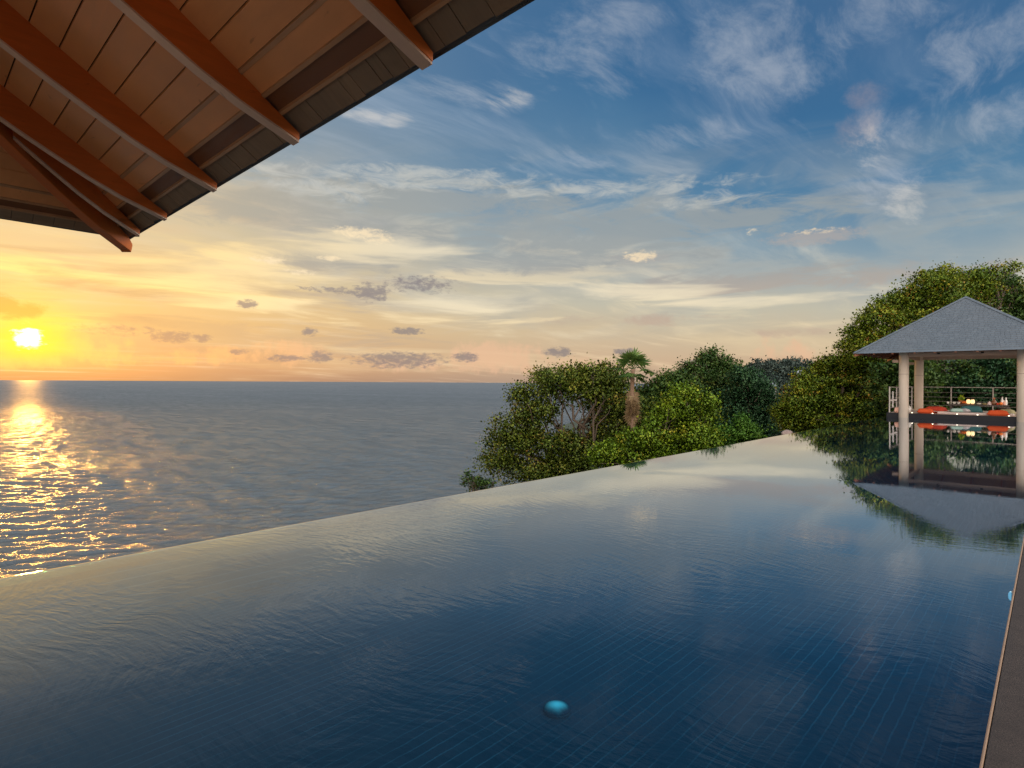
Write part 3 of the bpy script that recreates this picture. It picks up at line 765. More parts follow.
# ------------------------------------------------------------------ railing of the far pavilion
RAIL = plain('rail_steel', (.36, .33, .30), 0.45, 0.15, 20, 0.05, metal=0.4)
rl = empty('deck_railing', (CX, 33.38, 0.20), 'slim metal railing with thin wires round the deck of the far pavilion', 'railing')
posts = [(-2.58, -1.98), (-2.58, -.35), (-2.58, 1.30), (-2.58, 3.78), (-.90, 3.78), (.76, 3.78), (2.42, 3.78)]
for (x, y) in posts:
    MB().box(x - .025, x + .025, y - .025, y + .025, 0, 1.15).build('post', RAIL, rl, bevel=.003)
MB().box(-2.61, -2.55, -2.01, 3.75, 1.152, 1.19).build('top_rail', RAIL, rl, bevel=.004)
MB().box(-2.61, 2.45, 3.752, 3.81, 1.152, 1.19).build('top_rail', RAIL, rl, bevel=.004)
for z in (.22, .44, .66, .90):
    MB().tube([(-2.58, -2.0, z), (-2.58, 3.78, z)], .008, 6).build('wire', RAIL, rl)
    MB().tube([(-2.58, 3.78, z), (2.42, 3.78, z)], .008, 6).build('wire', RAIL, rl)
# small white timber cross fixed between the first two posts
wb = MB().box(-2.60, -2.56, -1.30, -1.16, .22, .98); wb.box(-2.602, -2.558, -1.95, -1.303, .52, .60); wb.box(-2.602, -2.558, -1.157, -.38, .52, .60)
wb.build('cross_bracket', plain('white_paint', (.62, .60, .58), 0.5, 0.1), rl, bevel=.004)

# ------------------------------------------------------------------ things on the far deck
DZ = 0.203
def fabric(name, col, var=0.15):
    return plain(name, col, 0.9, var, 30, 0.25, spec=0.2)
ORANGE = fabric('orange_cloth', (.44, .066, .018)); REDOR = fabric('red_cloth', (.36, .04, .02)); TEAL = fabric('teal_cloth', (.035, .11, .115))
MINT = fabric('mint_cloth', (.26, .38, .33)); GREYC = fabric('grey_cloth', (.36, .34, .34)); OLIVEC = fabric('olive_cloth', (.26, .24, .13)); CREAM = fabric('cream_cloth', (.62, .54, .46)); PEACH = fabric('peach_cloth', (.70, .42, .32))
TABLEW = plain('table_wood', (.045, .030, .022), 0.35, 0.4, 6, 0.1)
GLASSW = plain('frosted_white_glass', (.78, .76, .70), 0.25, 0.05, 10)
CERAM = plain('glazed_ceramic', (.72, .68, .60), 0.3, 0.08, 12)
TERRA = plain('terracotta', (.42, .15, .06), 0.8, 0.25, 14, 0.2)

def cushion_mesh(mb, sx, sy, h, p=0.45):
    """A stuffed square pillow with pinched corners, resting on z = 0."""
    n = 10; g_ = {}
    for top in (1, -1):
        for j in range(n + 1):
            for i in range(n + 1):
                u, v = 2 * i / n - 1, 2 * j / n - 1
                if top == -1 and (i in (0, n) or j in (0, n)):
                    g_[(top, i, j)] = g_[(1, i, j)]; continue
                t_ = max(0, (1 - u ** 4) * (1 - v ** 4)) ** p
                pinch = 1 - .07 * (1 - u * u) * (abs(v) > .99) - .07 * (1 - v * v) * (abs(u) > .99)
                x, y = u * sx / 2 * (1 - .06 * (1 - v * v) * (abs(u) > .9)), v * sy / 2 * (1 - .06 * (1 - u * u) * (abs(v) > .9))
                z = h * .30 + (h * .70 if top > 0 else -h * .30) * t_ + (.012 * math.sin(5 * u + 3 * v) * t_ if top > 0 else 0)
                g_[(top, i, j)] = mb.bm.verts.new((x, y, z))
        for j in range(n):
            for i in range(n):
                q = [g_[(top, i, j)], g_[(top, i + 1, j)], g_[(top, i + 1, j + 1)], g_[(top, i, j + 1)]]
                mb.bm.faces.new(q if top > 0 else q[::-1])
    return mb

def cushion(px, Y, sx, sy, h, mat, label, rz=0.0, z=DZ, trim=None, tilt=(0, 0)):
    P = on_y(px, 405, Y)
    t = empty('cushion', (P.x, Y, z), label, 'cushion', 'cushions on the far deck', rz)
    t.rotation_euler = (tilt[0], tilt[1], rz)
    cushion_mesh(MB(), sx, sy, h).build('cover', mat, t, smooth=True)
    pp = MB(); k = 12
    ring = [(sx / 2 * .985 * math.copysign(1, u) if abs(u) >= abs(v) else u * sx / 2, sy / 2 * .985 * math.copysign(1, v) if abs(v) > abs(u) else v * sy / 2, h * .30) for (u, v) in
            [(1, -1 + 2 * i / k) for i in range(k)] + [(1 - 2 * i / k, 1) for i in range(k)] + [(-1, 1 - 2 * i / k) for i in range(k)] + [(-1 + 2 * i / k, -1) for i in range(k + 1)]]
    pp.tube(ring, .011, 6).build('piping', trim or mat, t, smooth=True)
    return t

# long thin mattress on the deck in front of the table
Pa, Pb = on_y(938, 411, 32.05), on_y(1014, 411, 32.05)
t = empty('deck_mattress', ((Pa.x + Pb.x) / 2, 32.15, DZ), 'long flat grey pink mattress lying along the front of the far deck', 'mattress')
L_ = Pb.x - Pa.x
MB().box(-L_ / 2, L_ / 2, -.38, .38, 0, .085).build('cover', fabric('mattress_cloth', (.47, .40, .38)), t, bevel=.03, smooth=True)
MB().tube([(-L_ / 2 + .01, -.384, .075), (L_ / 2 - .01, -.384, .075)], .008, 6).build('piping', CREAM, t)

cushion(925.5, 31.72, .62, .52, .23, ORANGE, 'big orange cushion at the left, nearest the round column', 0.12)
cushion(936, 32.45, .80, .60, .31, REDOR, 'red orange cushion with a pale edge, behind the big orange one', -0.2, trim=CREAM)
cushion(956.5, 32.05, .46, .42, .17, MINT, 'pale mint green cushion on the mattress', 0.2, z=DZ + .087)
cushion(963.5, 32.35, .44, .40, .16, GREYC, 'flat grey cushion beside the mint green one', -0.15, z=DZ + .087)
cushion(971, 33.0, .85, .6, .36, TEAL, 'dark teal cushion under the edge of the long table', 0.1)
cushion(998, 31.72, .74, .42, .24, ORANGE, 'bright orange cushion at the right, in front of the small dark stool', 0.05)
cushion(1007, 32.72, .52, .5, .26, OLIVEC, 'olive cushion by the right column', -0.2)
cushion(897, 31.62, .22, .26, .24, PEACH, 'small peach cushion tucked left of the round column', 0.3)

# long low table
TY = 34.0; TZ = 0.60
xa, xb = on_y(949, 404, TY).x, on_y(1009, 404, TY).x
t = empty('low_table', ((xa + xb) / 2, TY, DZ), 'long low dark wooden table laid with drinks on the far deck', 'table')
tw = xb - xa
MB().box(-tw / 2, tw / 2, -.38, .38, TZ - DZ - .05, TZ - DZ).build('tabletop', TABLEW, t, bevel=.006)
for sx in (-1, 1):
    for sy in (-1, 1):
        MB().box(sx * (tw / 2 - .1) - .035, sx * (tw / 2 - .1) + .035, sy * .30 - .035, sy * .30 + .035, 0, TZ - DZ - .052).build('leg', TABLEW, t)
P = on_y(1004, 408, 33.0)
t = empty('stool', (P.x, 33.05, DZ), 'small dark stool behind the bright orange cushion', 'stool')
MB().lathe([(.20, .27), (.21, .285), (.21, .305), (.20, .315)], seg=20).build('seat', TABLEW, t)
for k in range(4):
    a = PI / 4 + k * PI / 2
    MB().tube([(.17 * math.cos(a), .17 * math.sin(a), 0), (.13 * math.cos(a), .13 * math.sin(a), .268)], [.02, .025], 8).build('leg', TABLEW, t)

def on_table(px, dy=-.15): return on_y(px, 404, TY + dy).x, TY + dy, TZ + .002
def lathe_thing(name, px, label, cat, parts, group=None, dy=-.15):
    t = empty(name, on_table(px, dy), label, cat, group)
    for nm, prof, mat in parts:
        MB().lathe(prof, seg=18).build(nm, mat, t, smooth=True)
    return t
GLOW = emit_mat('candle_glass', (1.0, .78, .32), 0.75, (.8, .7, .5))
for i, px in enumerate((968.3, 972.6)):
    lathe_thing('candle_lantern', px, ['glowing cream glass candle lantern, left of the pair on the table', 'glowing cream glass candle lantern, right of the pair on the table'][i], 'lantern',
        [('foot', [(.06, 0), (.062, .02), (.045, .03)], TERRA), ('glass', [(.06, .031), (.075, .08), (.078, .15), (.065, .21), (.05, .225)], GLOW), ('cap', [(.052, .226), (.05, .24), (.02, .255)], TERRA)], 'candle lanterns on the table')
for i, (px, h) in enumerate(((1002.2, .36), (1006.0, .34))):
    lathe_thing('bottle', px, ['tall white bottle with a round shoulder at the right end of the table', 'slimmer white bottle furthest right on the table'][i], 'bottle',
        [('body', [(.055 - .012 * i, 0), (.06 - .012 * i, .02), (.06 - .012 * i, h * .55), (.022, h * .75), (.022, h * .95)], GLASSW), ('stopper', [(.026, h * .951), (.026, h), (.01, h + .01)], CERAM)], 'white bottles on the table')
lathe_thing('bottle', 1004.3, 'short pinkish bottle between the white bottles', 'bottle', [('body', [(.07, 0), (.075, .03), (.07, .12), (.03, .17), (.028, .2)], PEACH), ('stopper', [(.03, .201), (.03, .22)], CERAM)])
lathe_thing('decanter', 994.0, 'brown round bellied decanter on the table', 'decanter', [('body', [(.08, 0), (.11, .06), (.10, .14), (.04, .22), (.035, .27)], plain('brown_glass', (.20, .09, .045), 0.2, 0.2)), ('stopper', [(.04, .271), (.045, .30), (.02, .33)], TERRA)])
for i, (px, lb) in enumerate(((948.0, 'white cup standing alone at the left end of the table'), (954.3, 'larger white cup left of the orange fruit bowl'), (958.6, 'white cup touching the orange fruit bowl'))):
    s_ = (.8, 1.2, 1.0)[i]
    lathe_thing('cup', px, lb, 'cup', [('bowl', [(.03 * s_, 0), (.045 * s_, .02), (.06 * s_, .07), (.062 * s_, .09)], CERAM), ('rim', [(.062 * s_, .091), (.064 * s_, .095), (.062 * s_, .098)], GLASSW)], 'white cups on the table')
for i, (px, lb) in enumerate(((979.0, 'cream plate near the lanterns'), (984.5, 'yellowish plate right of the cream plate'))):
    lathe_thing('plate', px, lb, 'plate', [('dish', [(.06, 0), (.07, .01), (.13, .035), (.135, .04)], [CERAM, plain('yellow_glaze', (.55, .42, .16), 0.3, 0.1)][i]), ('food', [(.08, .036), (.07, .06), (.03, .075)], [CREAM, OLIVEC][i])], 'plates on the table')
lathe_thing('napkin', 989.5, 'folded pink white napkin standing on the table', 'napkin', [('fold', [(.09, 0), (.085, .03), (.05, .11), (.012, .17)], fabric('napkin_cloth', (.72, .58, .55)))])
# potted plant and bowl of oranges
t = lathe_thing('potted_plant', 961.2, 'small green plant in a terracotta pot on the table', 'potted plant', [('pot', [(.08, 0), (.11, .14), (.12, .15), (.11, .16)], TERRA)], dy=-.02)
def leaf_cards(name, mat, parent, n, fn, size, seed=1):
    r = random.Random(seed); vs = []; fs = []; tv = []
    for i in range(n):
        p, q = fn(r); a = Vector((r.gauss(0, 1), r.gauss(0, 1), r.gauss(0, 1))).normalized()
        d = (q + a * .6).normalized(); sd = d.cross(a).normalized() * size * .35; L = size * r.uniform(.7, 1.3)
        k = len(vs); vs += [p, p + d * L * .5 + sd, p + d * L, p + d * L * .5 - sd]; fs.append((k, k + 1, k + 2, k + 3)); tv.append(r.random())
    me = bpy.data.meshes.new(name); me.from_pydata(vs, [], fs); me.materials.append(mat)
    at_ = me.attributes.new('tint', 'FLOAT', 'FACE'); at_.data.foreach_set('value', tv)
    o = bpy.data.objects.new(name, me); C.objects.link(o); o.parent = parent; return o
leaf_cards('foliage', LEAF['bright'], t, 90, lambda r: (Vector((r.gauss(0, .05), r.gauss(0, .05), .16 + abs(r.gauss(0, .08)))), Vector((0, 0, 1))), .10)
FRUIT = plain('orange_peel', (.80, .20, .03), 0.5, 0.15, 40, 0.2); APPLE = plain('red_peel', (.55, .06, .03), 0.35, 0.3, 10)
t = lathe_thing('fruit_bowl', 964.3, 'shallow bowl of orange fruit right of the potted plant', 'bowl', [('bowl', [(.05, 0), (.06, .01), (.12, .05), (.125, .055)], TERRA)])
for k in range(4):
    o = MB().lathe([(.001, -.042), (.03, -.03), (.043, 0), (.03, .03), (.001, .041)], (.05 * math.cos(k * 1.6), .05 * math.sin(k * 1.6), .085 + .03 * (k == 3)), 12).build('fruit', FRUIT, t, smooth=True)
for i, (px, lb) in enumerate(((997.6, 'red apple left of the large orange on the table'), (1001.0, 'large round orange in front of the white bottles'))):
    t = empty('fruit', on_table(px, -.28), lb, 'fruit'); s_ = (.055, .075)[i]
    MB().lathe([(.001, 0), (s_ * .6, s_ * .15), (s_, s_ * .95), (s_ * .6, s_ * 1.75), (s_ * .15, s_ * 1.85)], seg=16).build('flesh', [APPLE, FRUIT][i], t, smooth=True)
    MB().tube([(0, 0, s_ * 1.83), (.004, 0, s_ * 2.2)], .004, 5).build('stalk', BARK, t)

# white table lantern on the deck by the column and the row of little deck lights
P = on_y(909.5, 409, 32.6)
t = empty('floor_lantern', (P.x, 32.6, DZ), 'small white lantern standing on the deck between the two left columns', 'lantern')
MB().lathe([(.06, 0), (.06, .03)], seg=14).build('foot', CERAM, t)
MB().lathe([(.055, .031), (.07, .12), (.055, .22)], seg=16).build('shade', GLASSW, t, smooth=True)
MB().lathe([(.055, .221), (.03, .27), (.01, .30)], seg=14).build('cap', CERAM, t)
DL = emit_mat('deck_light_lens', (1.0, .86, .6), 3.0)
for i, (px, lb) in enumerate(((912, 'first small deck light, nearest the round left column'), (932.5, 'small deck light in front of the red orange cushion'), (957, 'small deck light below the mint green cushion'),
        (977.5, 'small deck light below the teal cushion'), (1009, 'small deck light beside the right column'))):
    P = on_y(px, 411, 31.40)
    t = empty('deck_light', (P.x, 31.42, DZ + .001), lb, 'deck light', 'lights along the deck edge')
    MB().lathe([(.04, 0), (.04, .012), (.036, .016)], seg=16).build('ring', STEEL, t)
    MB().lathe([(.033, .017), (.028, .03), (.014, .038), (.002, .04)], seg=16).build('lens', DL, t, smooth=True)

# ------------------------------------------------------------------ trees
def leaves(name, lobes, n, size, mat, parent, seed, spread=.24, hole=None, fill=.35, droop=.0, per=36):
    """Leaf-sized folded faces in clumps spread through the lobes of a crown; coordinates local to the parent."""
    r = np.random.default_rng(seed)
    cen = np.array([l[0] for l in lobes]); rad = np.array([l[1] for l in lobes])
    wt = np.array([(a * b + b * c + a * c) for a, b, c in rad]); wt = wt / wt.sum()
    nc = n // per
    li = r.choice(len(lobes), nc, p=wt)
    d = r.normal(size=(nc, 3)); d[:, 2] = d[:, 2] * .9 + .12; d /= np.linalg.norm(d, axis=1)[:, None]
    u = np.where(r.random(nc) < fill, r.uniform(.15, .8, nc), r.uniform(.78, 1.08, nc))
    bumpy = 1 + .20 * np.sin(d[:, 0] * 7 + li * 2.1) * np.sin(d[:, 1] * 6 + li) + .14 * np.sin(d[:, 2] * 9 + li * 3) + np.where(r.random(nc) < .10, r.uniform(.05, .38, nc), 0)
    cc = cen[li] + d * rad[li] * (u * bumpy)[:, None]
    if hole is not None:
        ok = np.ones(nc, bool)
        for (hp, hd, hr) in hole:
            v = cc - np.array(hp); hd = np.array(hd); v = v - np.outer(v @ hd, hd)
            ok &= np.linalg.norm(v, axis=1) > hr
        cc, d, li, u = cc[ok], d[ok], li[ok], u[ok]; nc = len(cc)
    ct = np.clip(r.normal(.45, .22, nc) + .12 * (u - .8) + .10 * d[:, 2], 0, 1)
    cs = r.uniform(.65, 1.35, nc)
    idx = np.repeat(np.arange(nc), per); N = len(idx)
    off = r.normal(size=(N, 3)) * (spread * cs[idx])[:, None] * np.array([1, 1, .75])
    p = cc[idx] + off
    out = d[idx] * .7 + r.normal(size=(N, 3)) * .75; out[:, 2] += .25 - droop
    out /= np.linalg.norm(out, axis=1)[:, None]                       # leaf direction
    q = r.normal(size=(N, 3)); sd = np.cross(out, q); sd /= np.linalg.norm(sd, axis=1)[:, None] + 1e-9
    L = (size * r.uniform(.6, 1.4, N))[:, None]; W = L * r.uniform(.26, .42, N)[:, None]
    nrm_ = np.cross(out, sd)
    V = np.stack([p - out * L * .5, p + sd * W + nrm_ * W * .35, p + out * L * .5, p - sd * W + nrm_ * W * .35], 1).reshape(-1, 3)
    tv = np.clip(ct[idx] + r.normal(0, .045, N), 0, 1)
    me = bpy.data.meshes.new(name)
    me.vertices.add(4 * N); me.vertices.foreach_set('co', V.astype(np.float32).ravel())
    tri = np.array([[0, 1, 2], [0, 2, 3]])
    F_ = (np.arange(N)[:, None, None] * 4 + tri[None]).reshape(-1)
    me.loops.add(len(F_)); me.loops.foreach_set('vertex_index', F_.astype(np.int32))
    me.polygons.add(2 * N); me.polygons.foreach_set('loop_start', np.arange(0, 6 * N, 3, dtype=np.int32))
    me.update(calc_edges=True)
    a = me.attributes.new('tint', 'FLOAT', 'FACE'); a.data.foreach_set('value', np.repeat(tv, 2).astype(np.float32))
    nn = np.cross(V[2::4] - V[0::4], V[1::4] - V[3::4]); nn /= np.linalg.norm(nn, axis=1)[:, None] + 1e-9
    clump = d[idx] * .9 + off / (spread * 1.6); clump /= np.linalg.norm(clump, axis=1)[:, None] + 1e-9
    nn *= np.sign((nn * clump).sum(1))[:, None]
    nn = nn * .26 + clump * .85; nn /= np.linalg.norm(nn, axis=1)[:, None] + 1e-9
    me.polygons.foreach_set('use_smooth', np.ones(2 * N, bool))
    me.normals_split_custom_set_from_vertices(np.repeat(nn, 4, 0).astype(np.float32))
    me.materials.append(mat)
    o = bpy.data.objects.new(name, me); C.objects.link(o); o.parent = parent
    return o

def bent(a, b_, r, n=4, k=.12):
    L = (b_ - a).length
    return [a.lerp(b_, i / n) + (Vector((r.gauss(0, 1), r.gauss(0, 1), r.gauss(0, .4))) * L * k * math.sin(PI * i / n) if 0 < i < n else Vector()) for i in range(n + 1)]

def tree(name, label, cat, D, lobes_px, base_px, n, size, leaf, seed, r0=.22, bark=BARK, spread=.24, group=None, hole_px=None, fill=.35, depth=1.0, twigs=0, split=.62):
    r = random.Random(seed); k = D / FPX
    lob = []
    for L in lobes_px:
        px, py, rx, ry = L[:4]; dd = L[4] if len(L) > 4 else r.uniform(-.6, .6) * depth
        c = at(px, py, D + dd); kk = (D + dd) / FPX
        lob.append((c, (rx * kk, (rx * .55 + ry * .45) * kk * depth, ry * kk)))
    bp = at(base_px, 384, D); gz = ground_z(bp.x, bp.y)
    base = Vector((bp.x, bp.y, gz - .1))
    root = empty(name, base, label, cat, group)
    loc = []
    for c, rr in lob:                                                # each bough carries smaller tufts of its own
        q_ = r.uniform(.80, 1.0); loc.append((tuple(c - base), tuple(v * q_ for v in rr)))
        for _ in range(4):
            dv = Vector((r.gauss(0, 1), r.gauss(0, 1), r.gauss(.25, .8))).normalized(); q_ = r.uniform(.26, .46)
            loc.append((tuple(c - base + Vector((dv.x * rr[0], dv.y * rr[1], dv.z * rr[2])) * r.uniform(.72, .98)), tuple(v * q_ for v in rr)))
    top = sum((c for c, _ in lob), Vector()) / len(lob)
    fork = base.lerp(top, split)
    pts = bent(base, fork, r, 5, .05)
    H = (fork - base).length
    MB().tube([p - base for p in pts], [r0 * (1.35 if i == 0 else 1) * (1 - .4 * i / 5) for i in range(6)], 10).build('trunk', bark, root, smooth=True)
    for c, rr in lob:
        s = fork.lerp(base, r.uniform(0, .25)); e = c + Vector((r.gauss(0, .1), r.gauss(0, .1), rr[2] * .3))
        q = bent(s, e, r, 5, .10); rr0 = r0 * r.uniform(.32, .5)
        lm = MB().tube([p - base for p in q], [rr0 * (1 - .8 * i / 5) + .008 for i in range(6)], 7)
        for _ in range(5 + twigs):
            i0 = r.randint(2, 4); s2 = q[i0]; dv = Vector((r.gauss(0, 1), r.gauss(0, 1), r.gauss(.2, .7))).normalized()
            e2 = c + Vector((dv.x * rr[0], dv.y * rr[1], dv.z * rr[2])) * r.uniform(.75, 1.0)
            lm.tube([p - base for p in bent(s2, e2, r, 4, .08)], [rr0 * .35 * (1 - .8 * i / 4) + .005 for i in range(5)], 5)
        lm.build('limb', bark, root, smooth=True)
    hole = None
    if hole_px:
        hole = []
        for (hx_, hy_, hr_) in hole_px:
            hp = at(hx_, hy_, D); hole.append((tuple(hp - base), tuple((hp - EYE).normalized()), hr_ * k))
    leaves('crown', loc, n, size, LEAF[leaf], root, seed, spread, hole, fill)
    return root

T1 = 'trees below the edge of the pool'
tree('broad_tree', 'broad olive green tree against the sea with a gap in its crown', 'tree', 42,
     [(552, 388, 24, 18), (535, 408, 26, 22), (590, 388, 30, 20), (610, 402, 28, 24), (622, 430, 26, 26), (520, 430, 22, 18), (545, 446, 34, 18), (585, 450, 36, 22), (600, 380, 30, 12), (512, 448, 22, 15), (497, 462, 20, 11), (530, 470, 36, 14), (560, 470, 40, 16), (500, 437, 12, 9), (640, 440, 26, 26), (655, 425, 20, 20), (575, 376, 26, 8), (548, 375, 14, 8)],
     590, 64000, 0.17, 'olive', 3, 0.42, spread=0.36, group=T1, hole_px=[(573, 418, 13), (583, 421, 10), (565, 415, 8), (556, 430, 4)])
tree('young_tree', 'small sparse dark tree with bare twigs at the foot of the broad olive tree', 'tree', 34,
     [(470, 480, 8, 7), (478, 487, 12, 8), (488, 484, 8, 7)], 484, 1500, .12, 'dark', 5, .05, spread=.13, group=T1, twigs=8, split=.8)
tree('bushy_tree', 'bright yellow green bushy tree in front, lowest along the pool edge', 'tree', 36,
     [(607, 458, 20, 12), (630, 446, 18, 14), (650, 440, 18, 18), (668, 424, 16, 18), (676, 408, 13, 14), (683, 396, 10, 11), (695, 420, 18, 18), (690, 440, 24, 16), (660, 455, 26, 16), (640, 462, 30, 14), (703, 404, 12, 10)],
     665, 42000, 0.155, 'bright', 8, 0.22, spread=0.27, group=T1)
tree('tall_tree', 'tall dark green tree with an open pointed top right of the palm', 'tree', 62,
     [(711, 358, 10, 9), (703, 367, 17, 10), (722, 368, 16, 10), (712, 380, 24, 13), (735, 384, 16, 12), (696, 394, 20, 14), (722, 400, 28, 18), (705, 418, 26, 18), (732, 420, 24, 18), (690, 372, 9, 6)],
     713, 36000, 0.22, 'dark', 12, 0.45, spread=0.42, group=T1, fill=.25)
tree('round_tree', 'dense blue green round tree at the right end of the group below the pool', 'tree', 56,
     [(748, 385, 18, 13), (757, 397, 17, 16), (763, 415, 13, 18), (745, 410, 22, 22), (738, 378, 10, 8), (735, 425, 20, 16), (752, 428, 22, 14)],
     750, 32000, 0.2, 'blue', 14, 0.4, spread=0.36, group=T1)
tree('leafy_shrub', 'fresh green leafy shrub low in front of the blue green round tree', 'shrub', 42,
     [(742, 430, 10, 8), (728, 436, 16, 8), (747, 437, 13, 7), (715, 440, 18, 9), (743, 419, 5, 5), (700, 446, 18, 9)],
     735, 14000, 0.155, 'fresh', 16, 0.1, spread=0.24, group='shrubs')
tree('dark_tree', 'low dark reddish green tree just right of the palm', 'tree', 48,
     [(660, 386, 12, 9), (676, 380, 14, 8), (684, 384, 12, 9), (665, 400, 18, 14), (652, 396, 10, 10), (645, 412, 16, 16)],
     668, 16000, 0.18, 'dark', 18, 0.3, spread=0.34, group=T1)
T2 = 'trees behind the far pavilion'
tree('hillside_tree', 'golden green rounded tree at the left of the pavilion, leaning over the pool corner', 'tree', 46,
     [(798, 402, 17, 16), (790, 414, 14, 12), (815, 384, 18, 15), (835, 372, 18, 15), (855, 362, 18, 12), (825, 405, 26, 18), (850, 392, 28, 20), (872, 382, 22, 18), (862, 408, 30, 13), (882, 402, 18, 18), (812, 420, 26, 9), (840, 422, 26, 6), (800, 425, 18, 6), (878, 365, 16, 14)],
     845, 80000, 0.16, 'gold', 21, 0.45, spread=0.29, group=T2)
tree('spreading_tree', 'large spreading tree rising behind the pavilion roof with rusty tinted leaves', 'tree', 42,
     [(862, 336, 16, 11), (858, 350, 16, 12), (876, 322, 18, 14), (893, 310, 20, 14), (880, 345, 24, 16), (912, 300, 20, 14), (928, 290, 22, 14), (945, 278, 16, 10), (938, 300, 28, 18), (968, 280, 18, 9), (990, 274, 18, 9), (978, 290, 24, 14), (910, 325, 26, 18), (955, 310, 30, 20), (1000, 300, 26, 20), (1014, 268, 7, 4), (1003, 286, 14, 8), (900, 350, 30, 18)],
     940, 70000, 0.15, 'gold', 24, 0.45, spread=0.28, group=T2, fill=.25)
tree('slender_tree', 'darker green tree at the right edge behind the pavilion roof', 'tree', 36,
     [(1018, 300, 10, 10), (1012, 285, 6, 7), (1022, 320, 18, 16), (1035, 295, 14, 14), (1040, 325, 24, 24), (1000, 340, 24, 20)],
     1030, 20000, 0.15, 'dark', 27, .25, spread=0.25, group=T2)
for i, (px, py, rx, ry, D_, lf, lb) in enumerate(((905, 385, 30, 28, 33.5, 'dark', 'dark green shrub seen past the two left columns'), (945, 382, 30, 30, 36, 'dark', 'dark green shrub behind the middle of the railing'),
        (985, 385, 30, 30, 35, 'blue', 'blackish green shrub behind the bottles on the table'), (1022, 385, 30, 32, 34.5, 'dark', 'dark shrub behind the right column'))):
    q = [(px, py - ry * .45, rx * .7, ry * .5), (px - rx * .5, py, rx * .6, ry * .6), (px + rx * .5, py, rx * .6, ry * .6), (px, py + ry * .4, rx * .9, ry * .6), (px, py + ry * .9, rx, ry * .4)]
    tree('tall_shrub', lb, 'shrub', D_, q, px, 11000, .16, lf, 40 + i, .10, spread=.22, group='shrubs behind the far deck')

# fan palm
def fan_palm(px, D_, top_py, label):
    r = random.Random(4)
    bp = at(px, 384, D_); gz = ground_z(bp.x, bp.y); base = Vector((bp.x, bp.y, gz - .1)); topP = at(px + 1, top_py, D_) - base
    root = empty('fan_palm', base, label, 'palm', T1)
    n = 14
    MB().tube([Vector((0, 0, 0)).lerp(topP, i / n) + Vector((.05 * math.sin(i * .9), 0, 0)) for i in range(n + 1)], [.18 - .004 * i + (.015 if i % 2 else 0) for i in range(n + 1)], 12).build('trunk', plain('palm_bark', (.20, .13, .085), 0.95, 0.4, 8, 0.8, stretch=(1, 1, 4)), root, smooth=True)
    def frond(az_, pitch_, Ls, fan, mat, name, zoff=0.0, tone=.5):
        Ls, fan, zoff = Ls * 1.6, fan * 1.55, zoff * 1.7
        o_ = topP + Vector((0, 0, zoff)); d = Vector((math.cos(az_) * math.cos(pitch_), math.sin(az_) * math.cos(pitch_), math.sin(pitch_)))
        side = d.cross(Vector((0, 0, 1))).normalized(); nn = side.cross(d)
        vs, fs, tv = [], [], []
        def strip(a, b2, wd, nv):
            s_ = (b2 - a).cross(nv).normalized() * wd; kk = len(vs)
            vs.extend([a - s_ * .5, a + s_ * .5, a.lerp(b2, .55) + s_ - nv * wd * .3, a.lerp(b2, .55) - s_ - nv * wd * .3, b2]); fs.extend([(kk, kk + 1, kk + 2, kk + 3), (kk + 3, kk + 2, kk + 4)]); tv.extend([min(1, max(0, r.gauss(tone, .2)))] * 2)
        hub = o_ + d * Ls
        strip(o_, hub + d * .05, .02, nn)
        m_ = 17
        for j in range(m_):
            th = (j / (m_ - 1) - .5) * 4.1
            ld = (d * math.cos(th) + side * math.sin(th) * .95).normalized()
            tip = hub + ld * fan * r.uniform(.85, 1.1) - Vector((0, 0, 1)) * fan * (.16 + .12 * abs(th)) * r.uniform(.7, 1.3)
            strip(hub, tip, .06, nn)
        me = bpy.data.meshes.new(name); me.from_pydata(vs, [], fs); me.materials.append(mat)
        a_ = me.attributes.new('tint', 'FLOAT', 'FACE'); a_.data.foreach_set('value', tv)
        o = bpy.data.objects.new(name, me); C.objects.link(o); o.parent = root
    for i in range(15):
        frond(i * 2.4 + r.uniform(-.2, .2), r.uniform(-.1, 1.1), r.uniform(.45, .7), r.uniform(.42, .58), LEAF['palm'], 'frond', .0)
    for i in range(5):
        frond(i * 2.4, r.uniform(-.7, -.2), r.uniform(.35, .5), r.uniform(.4, .55), LEAF['palm'], 'frond', -.05, .3)
    for i in range(16):
        frond(i * 2.4, r.uniform(-1.53, -1.35), r.uniform(.1, .35), r.uniform(.30, .45), LEAF['dead'], 'dead_frond', -.75 - i * .06, .4)
fan_palm(632, 38.0, 369, 'fan palm with two tufts of leaves and a skirt of dead brown fronds')

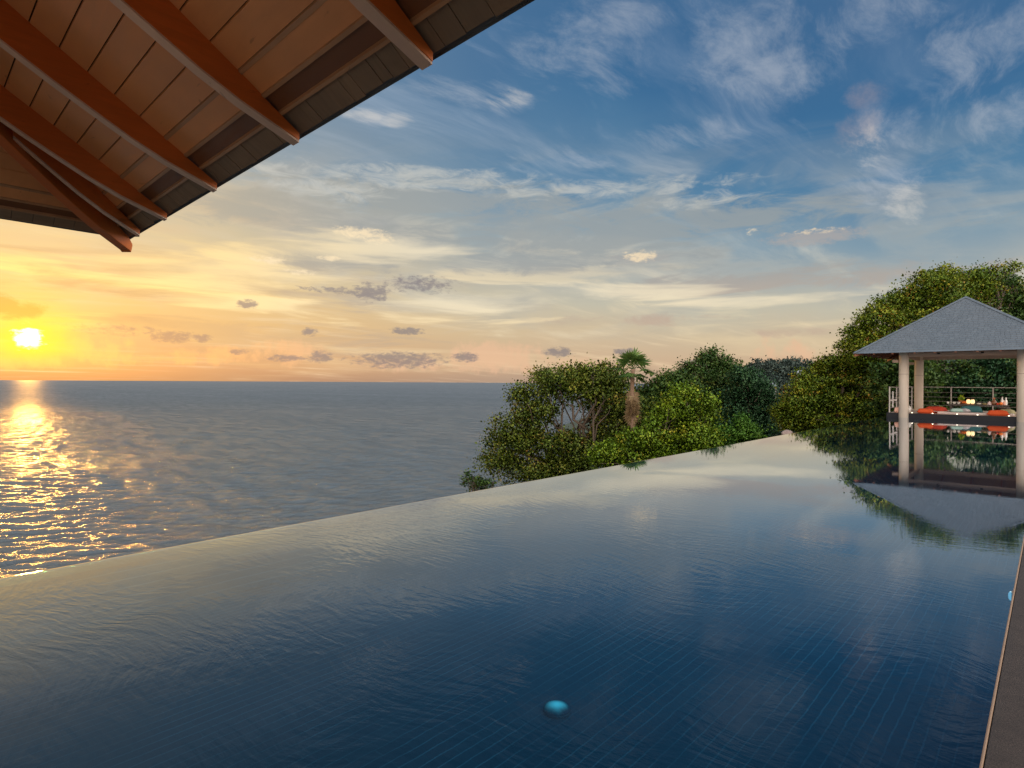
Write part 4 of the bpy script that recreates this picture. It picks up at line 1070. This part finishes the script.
# ------------------------------------------------------------------ far hill across the bay
def hill_top(px):
    return interp([(560, -30), (630, -3.0), (660, .6), (690, 3.5), (715, 7.5), (735, 11.5), (752, 12.5), (765, 16), (790, 17.2), (815, 15.0), (850, 20), (950, 30), (1100, 36), (1300, 30)], px)
def hill():
    pxs = [560 + i * 8 for i in range(92)]; Ds = [250 + j * 12 for j in range(30)]
    vs = []
    for j, Dd in enumerate(Ds):
        for px in pxs:
            p = at(px, 384, Dd); f = (Dd - 250) / 150
            prof = math.sin(min(f, 1) * PI / 2) if f <= 1 else max(0, 1 - ((f - 1) / 1.4) ** 2)
            htop = hill_top(px) * 390 / 400
            z = -44 + (htop - 6 + 44) * prof + 1.6 * math.sin(px * .023 + j * .7) * prof
            vs.append((p.x, p.y, z))
    nx = len(pxs); fs = [(j * nx + i, j * nx + i + 1, (j + 1) * nx + i + 1, (j + 1) * nx + i) for j in range(len(Ds) - 1) for i in range(nx - 1)]
    me = bpy.data.meshes.new('hills'); me.from_pydata(vs, [], fs); me.materials.append(plain('hill_soil', (.055, .085, .065), 0.95, 0.4, .05))
    o = bpy.data.objects.new('hills', me); C.objects.link(o); tag(o, kind='structure')
    # the wood that covers it, read as one mass
    r = random.Random(3); lob = []
    for k in range(1150):
        px = r.uniform(600, 900) if k < 620 else r.uniform(900, 1285); j = r.randint(3, 15); i = int((px - 560) / 8)
        v = Vector(vs[j * nx + i]) + Vector((r.uniform(-5, 5), r.uniform(-5, 5), 0))
        if v.z < -36: continue
        s_ = r.uniform(2.2, 4.6)
        lob.append((tuple(v + Vector((0, 0, s_ * .7))), (s_, s_, s_ * r.uniform(.8, 1.25))))
    o = leaves('hillside_wood', lob, 190000, 1.25, LEAF['far'], None, 77, 1.0, per=10, fill=.1)
    tag(o, 'dark wood covering the far hillside across the bay', 'wood', kind='stuff')
hill()
def villa(px, py, D_, wx, wy, h, label):
    P = at(px, py, D_); t = empty('house', (P.x, P.y, P.z - h - 6), label, 'house', 'houses on the far hill', math.radians(20))
    MB().box(-wx / 2, wx / 2, -wy / 2, wy / 2, 0, h + 5).build('wall', plain('white_wall', (.33, .32, .32), 0.8, 0.1, .5) if 'white_wall' not in bpy.data.materials else bpy.data.materials['white_wall'], t)
    e = .6; A_ = [(-wx / 2 - e, -wy / 2 - e, h + 5.02), (wx / 2 + e, -wy / 2 - e, h + 5.02), (wx / 2 + e, wy / 2 + e, h + 5.02), (-wx / 2 - e, wy / 2 + e, h + 5.02)]
    rf = MB(); rv = [rf.bm.verts.new(p) for p in A_]; r1 = rf.bm.verts.new((-wx / 4, 0, h + 6.6)); r2 = rf.bm.verts.new((wx / 4, 0, h + 6.6))
    for f in ((rv[0], rv[1], r2, r1), (rv[1], rv[2], r2), (rv[2], rv[3], r1, r2), (rv[3], rv[0], r1), (rv[3], rv[2], rv[1], rv[0])): rf.bm.faces.new(f)
    rf.build('roof', plain('pale_roof', (.30, .33, .38), 0.6, 0.1, .5) if 'pale_roof' not in bpy.data.materials else bpy.data.materials['pale_roof'], t)
    for k in (-1, 0, 1):
        MB().box(k * wx / 3.2 - wx / 12, k * wx / 3.2 + wx / 12, -wy / 2 - .05, -wy / 2 - .004, h * .3 + 4, h * .8 + 4.5).build('window', plain('dark_glass', (.03, .04, .05), 0.1, 0.1) if 'dark_glass' not in bpy.data.materials else bpy.data.materials['dark_glass'], t)
villa(769, 384, 266, 6.0, 4.0, 2.2, 'pale roofed house low on the wooded hill')
villa(801, 371.5, 300, 4.5, 3.5, 2.0, 'white house higher on the wooded hill, half behind the golden tree')
# pale boulder at the end of the pool edge
P = at(788, 434, 30); t_ = bmesh.new(); bmesh.ops.create_icosphere(t_, subdivisions=4, radius=1.0)
from mathutils import noise as mnoise
for v in t_.verts:
    v.co *= 1 + .22 * mnoise.noise(v.co * 1.3) + .07 * mnoise.noise(v.co * 4)
    v.co = Vector((v.co.x * .30, v.co.y * .30, max(-.9, v.co.z) * .26))
gzb = ground_z(P.x, P.y)
bo = MB(); bo.bm.free(); bo.bm = t_
rk = bo.build('boulder', plain('pale_stone', (.30, .23, .20), 0.9, 0.25, 4, 0.4), smooth=True); rk.location = (P.x, P.y, P.z - .05)
tag(rk, 'pale pinkish boulder between the trees just beyond the pool edge', 'boulder')
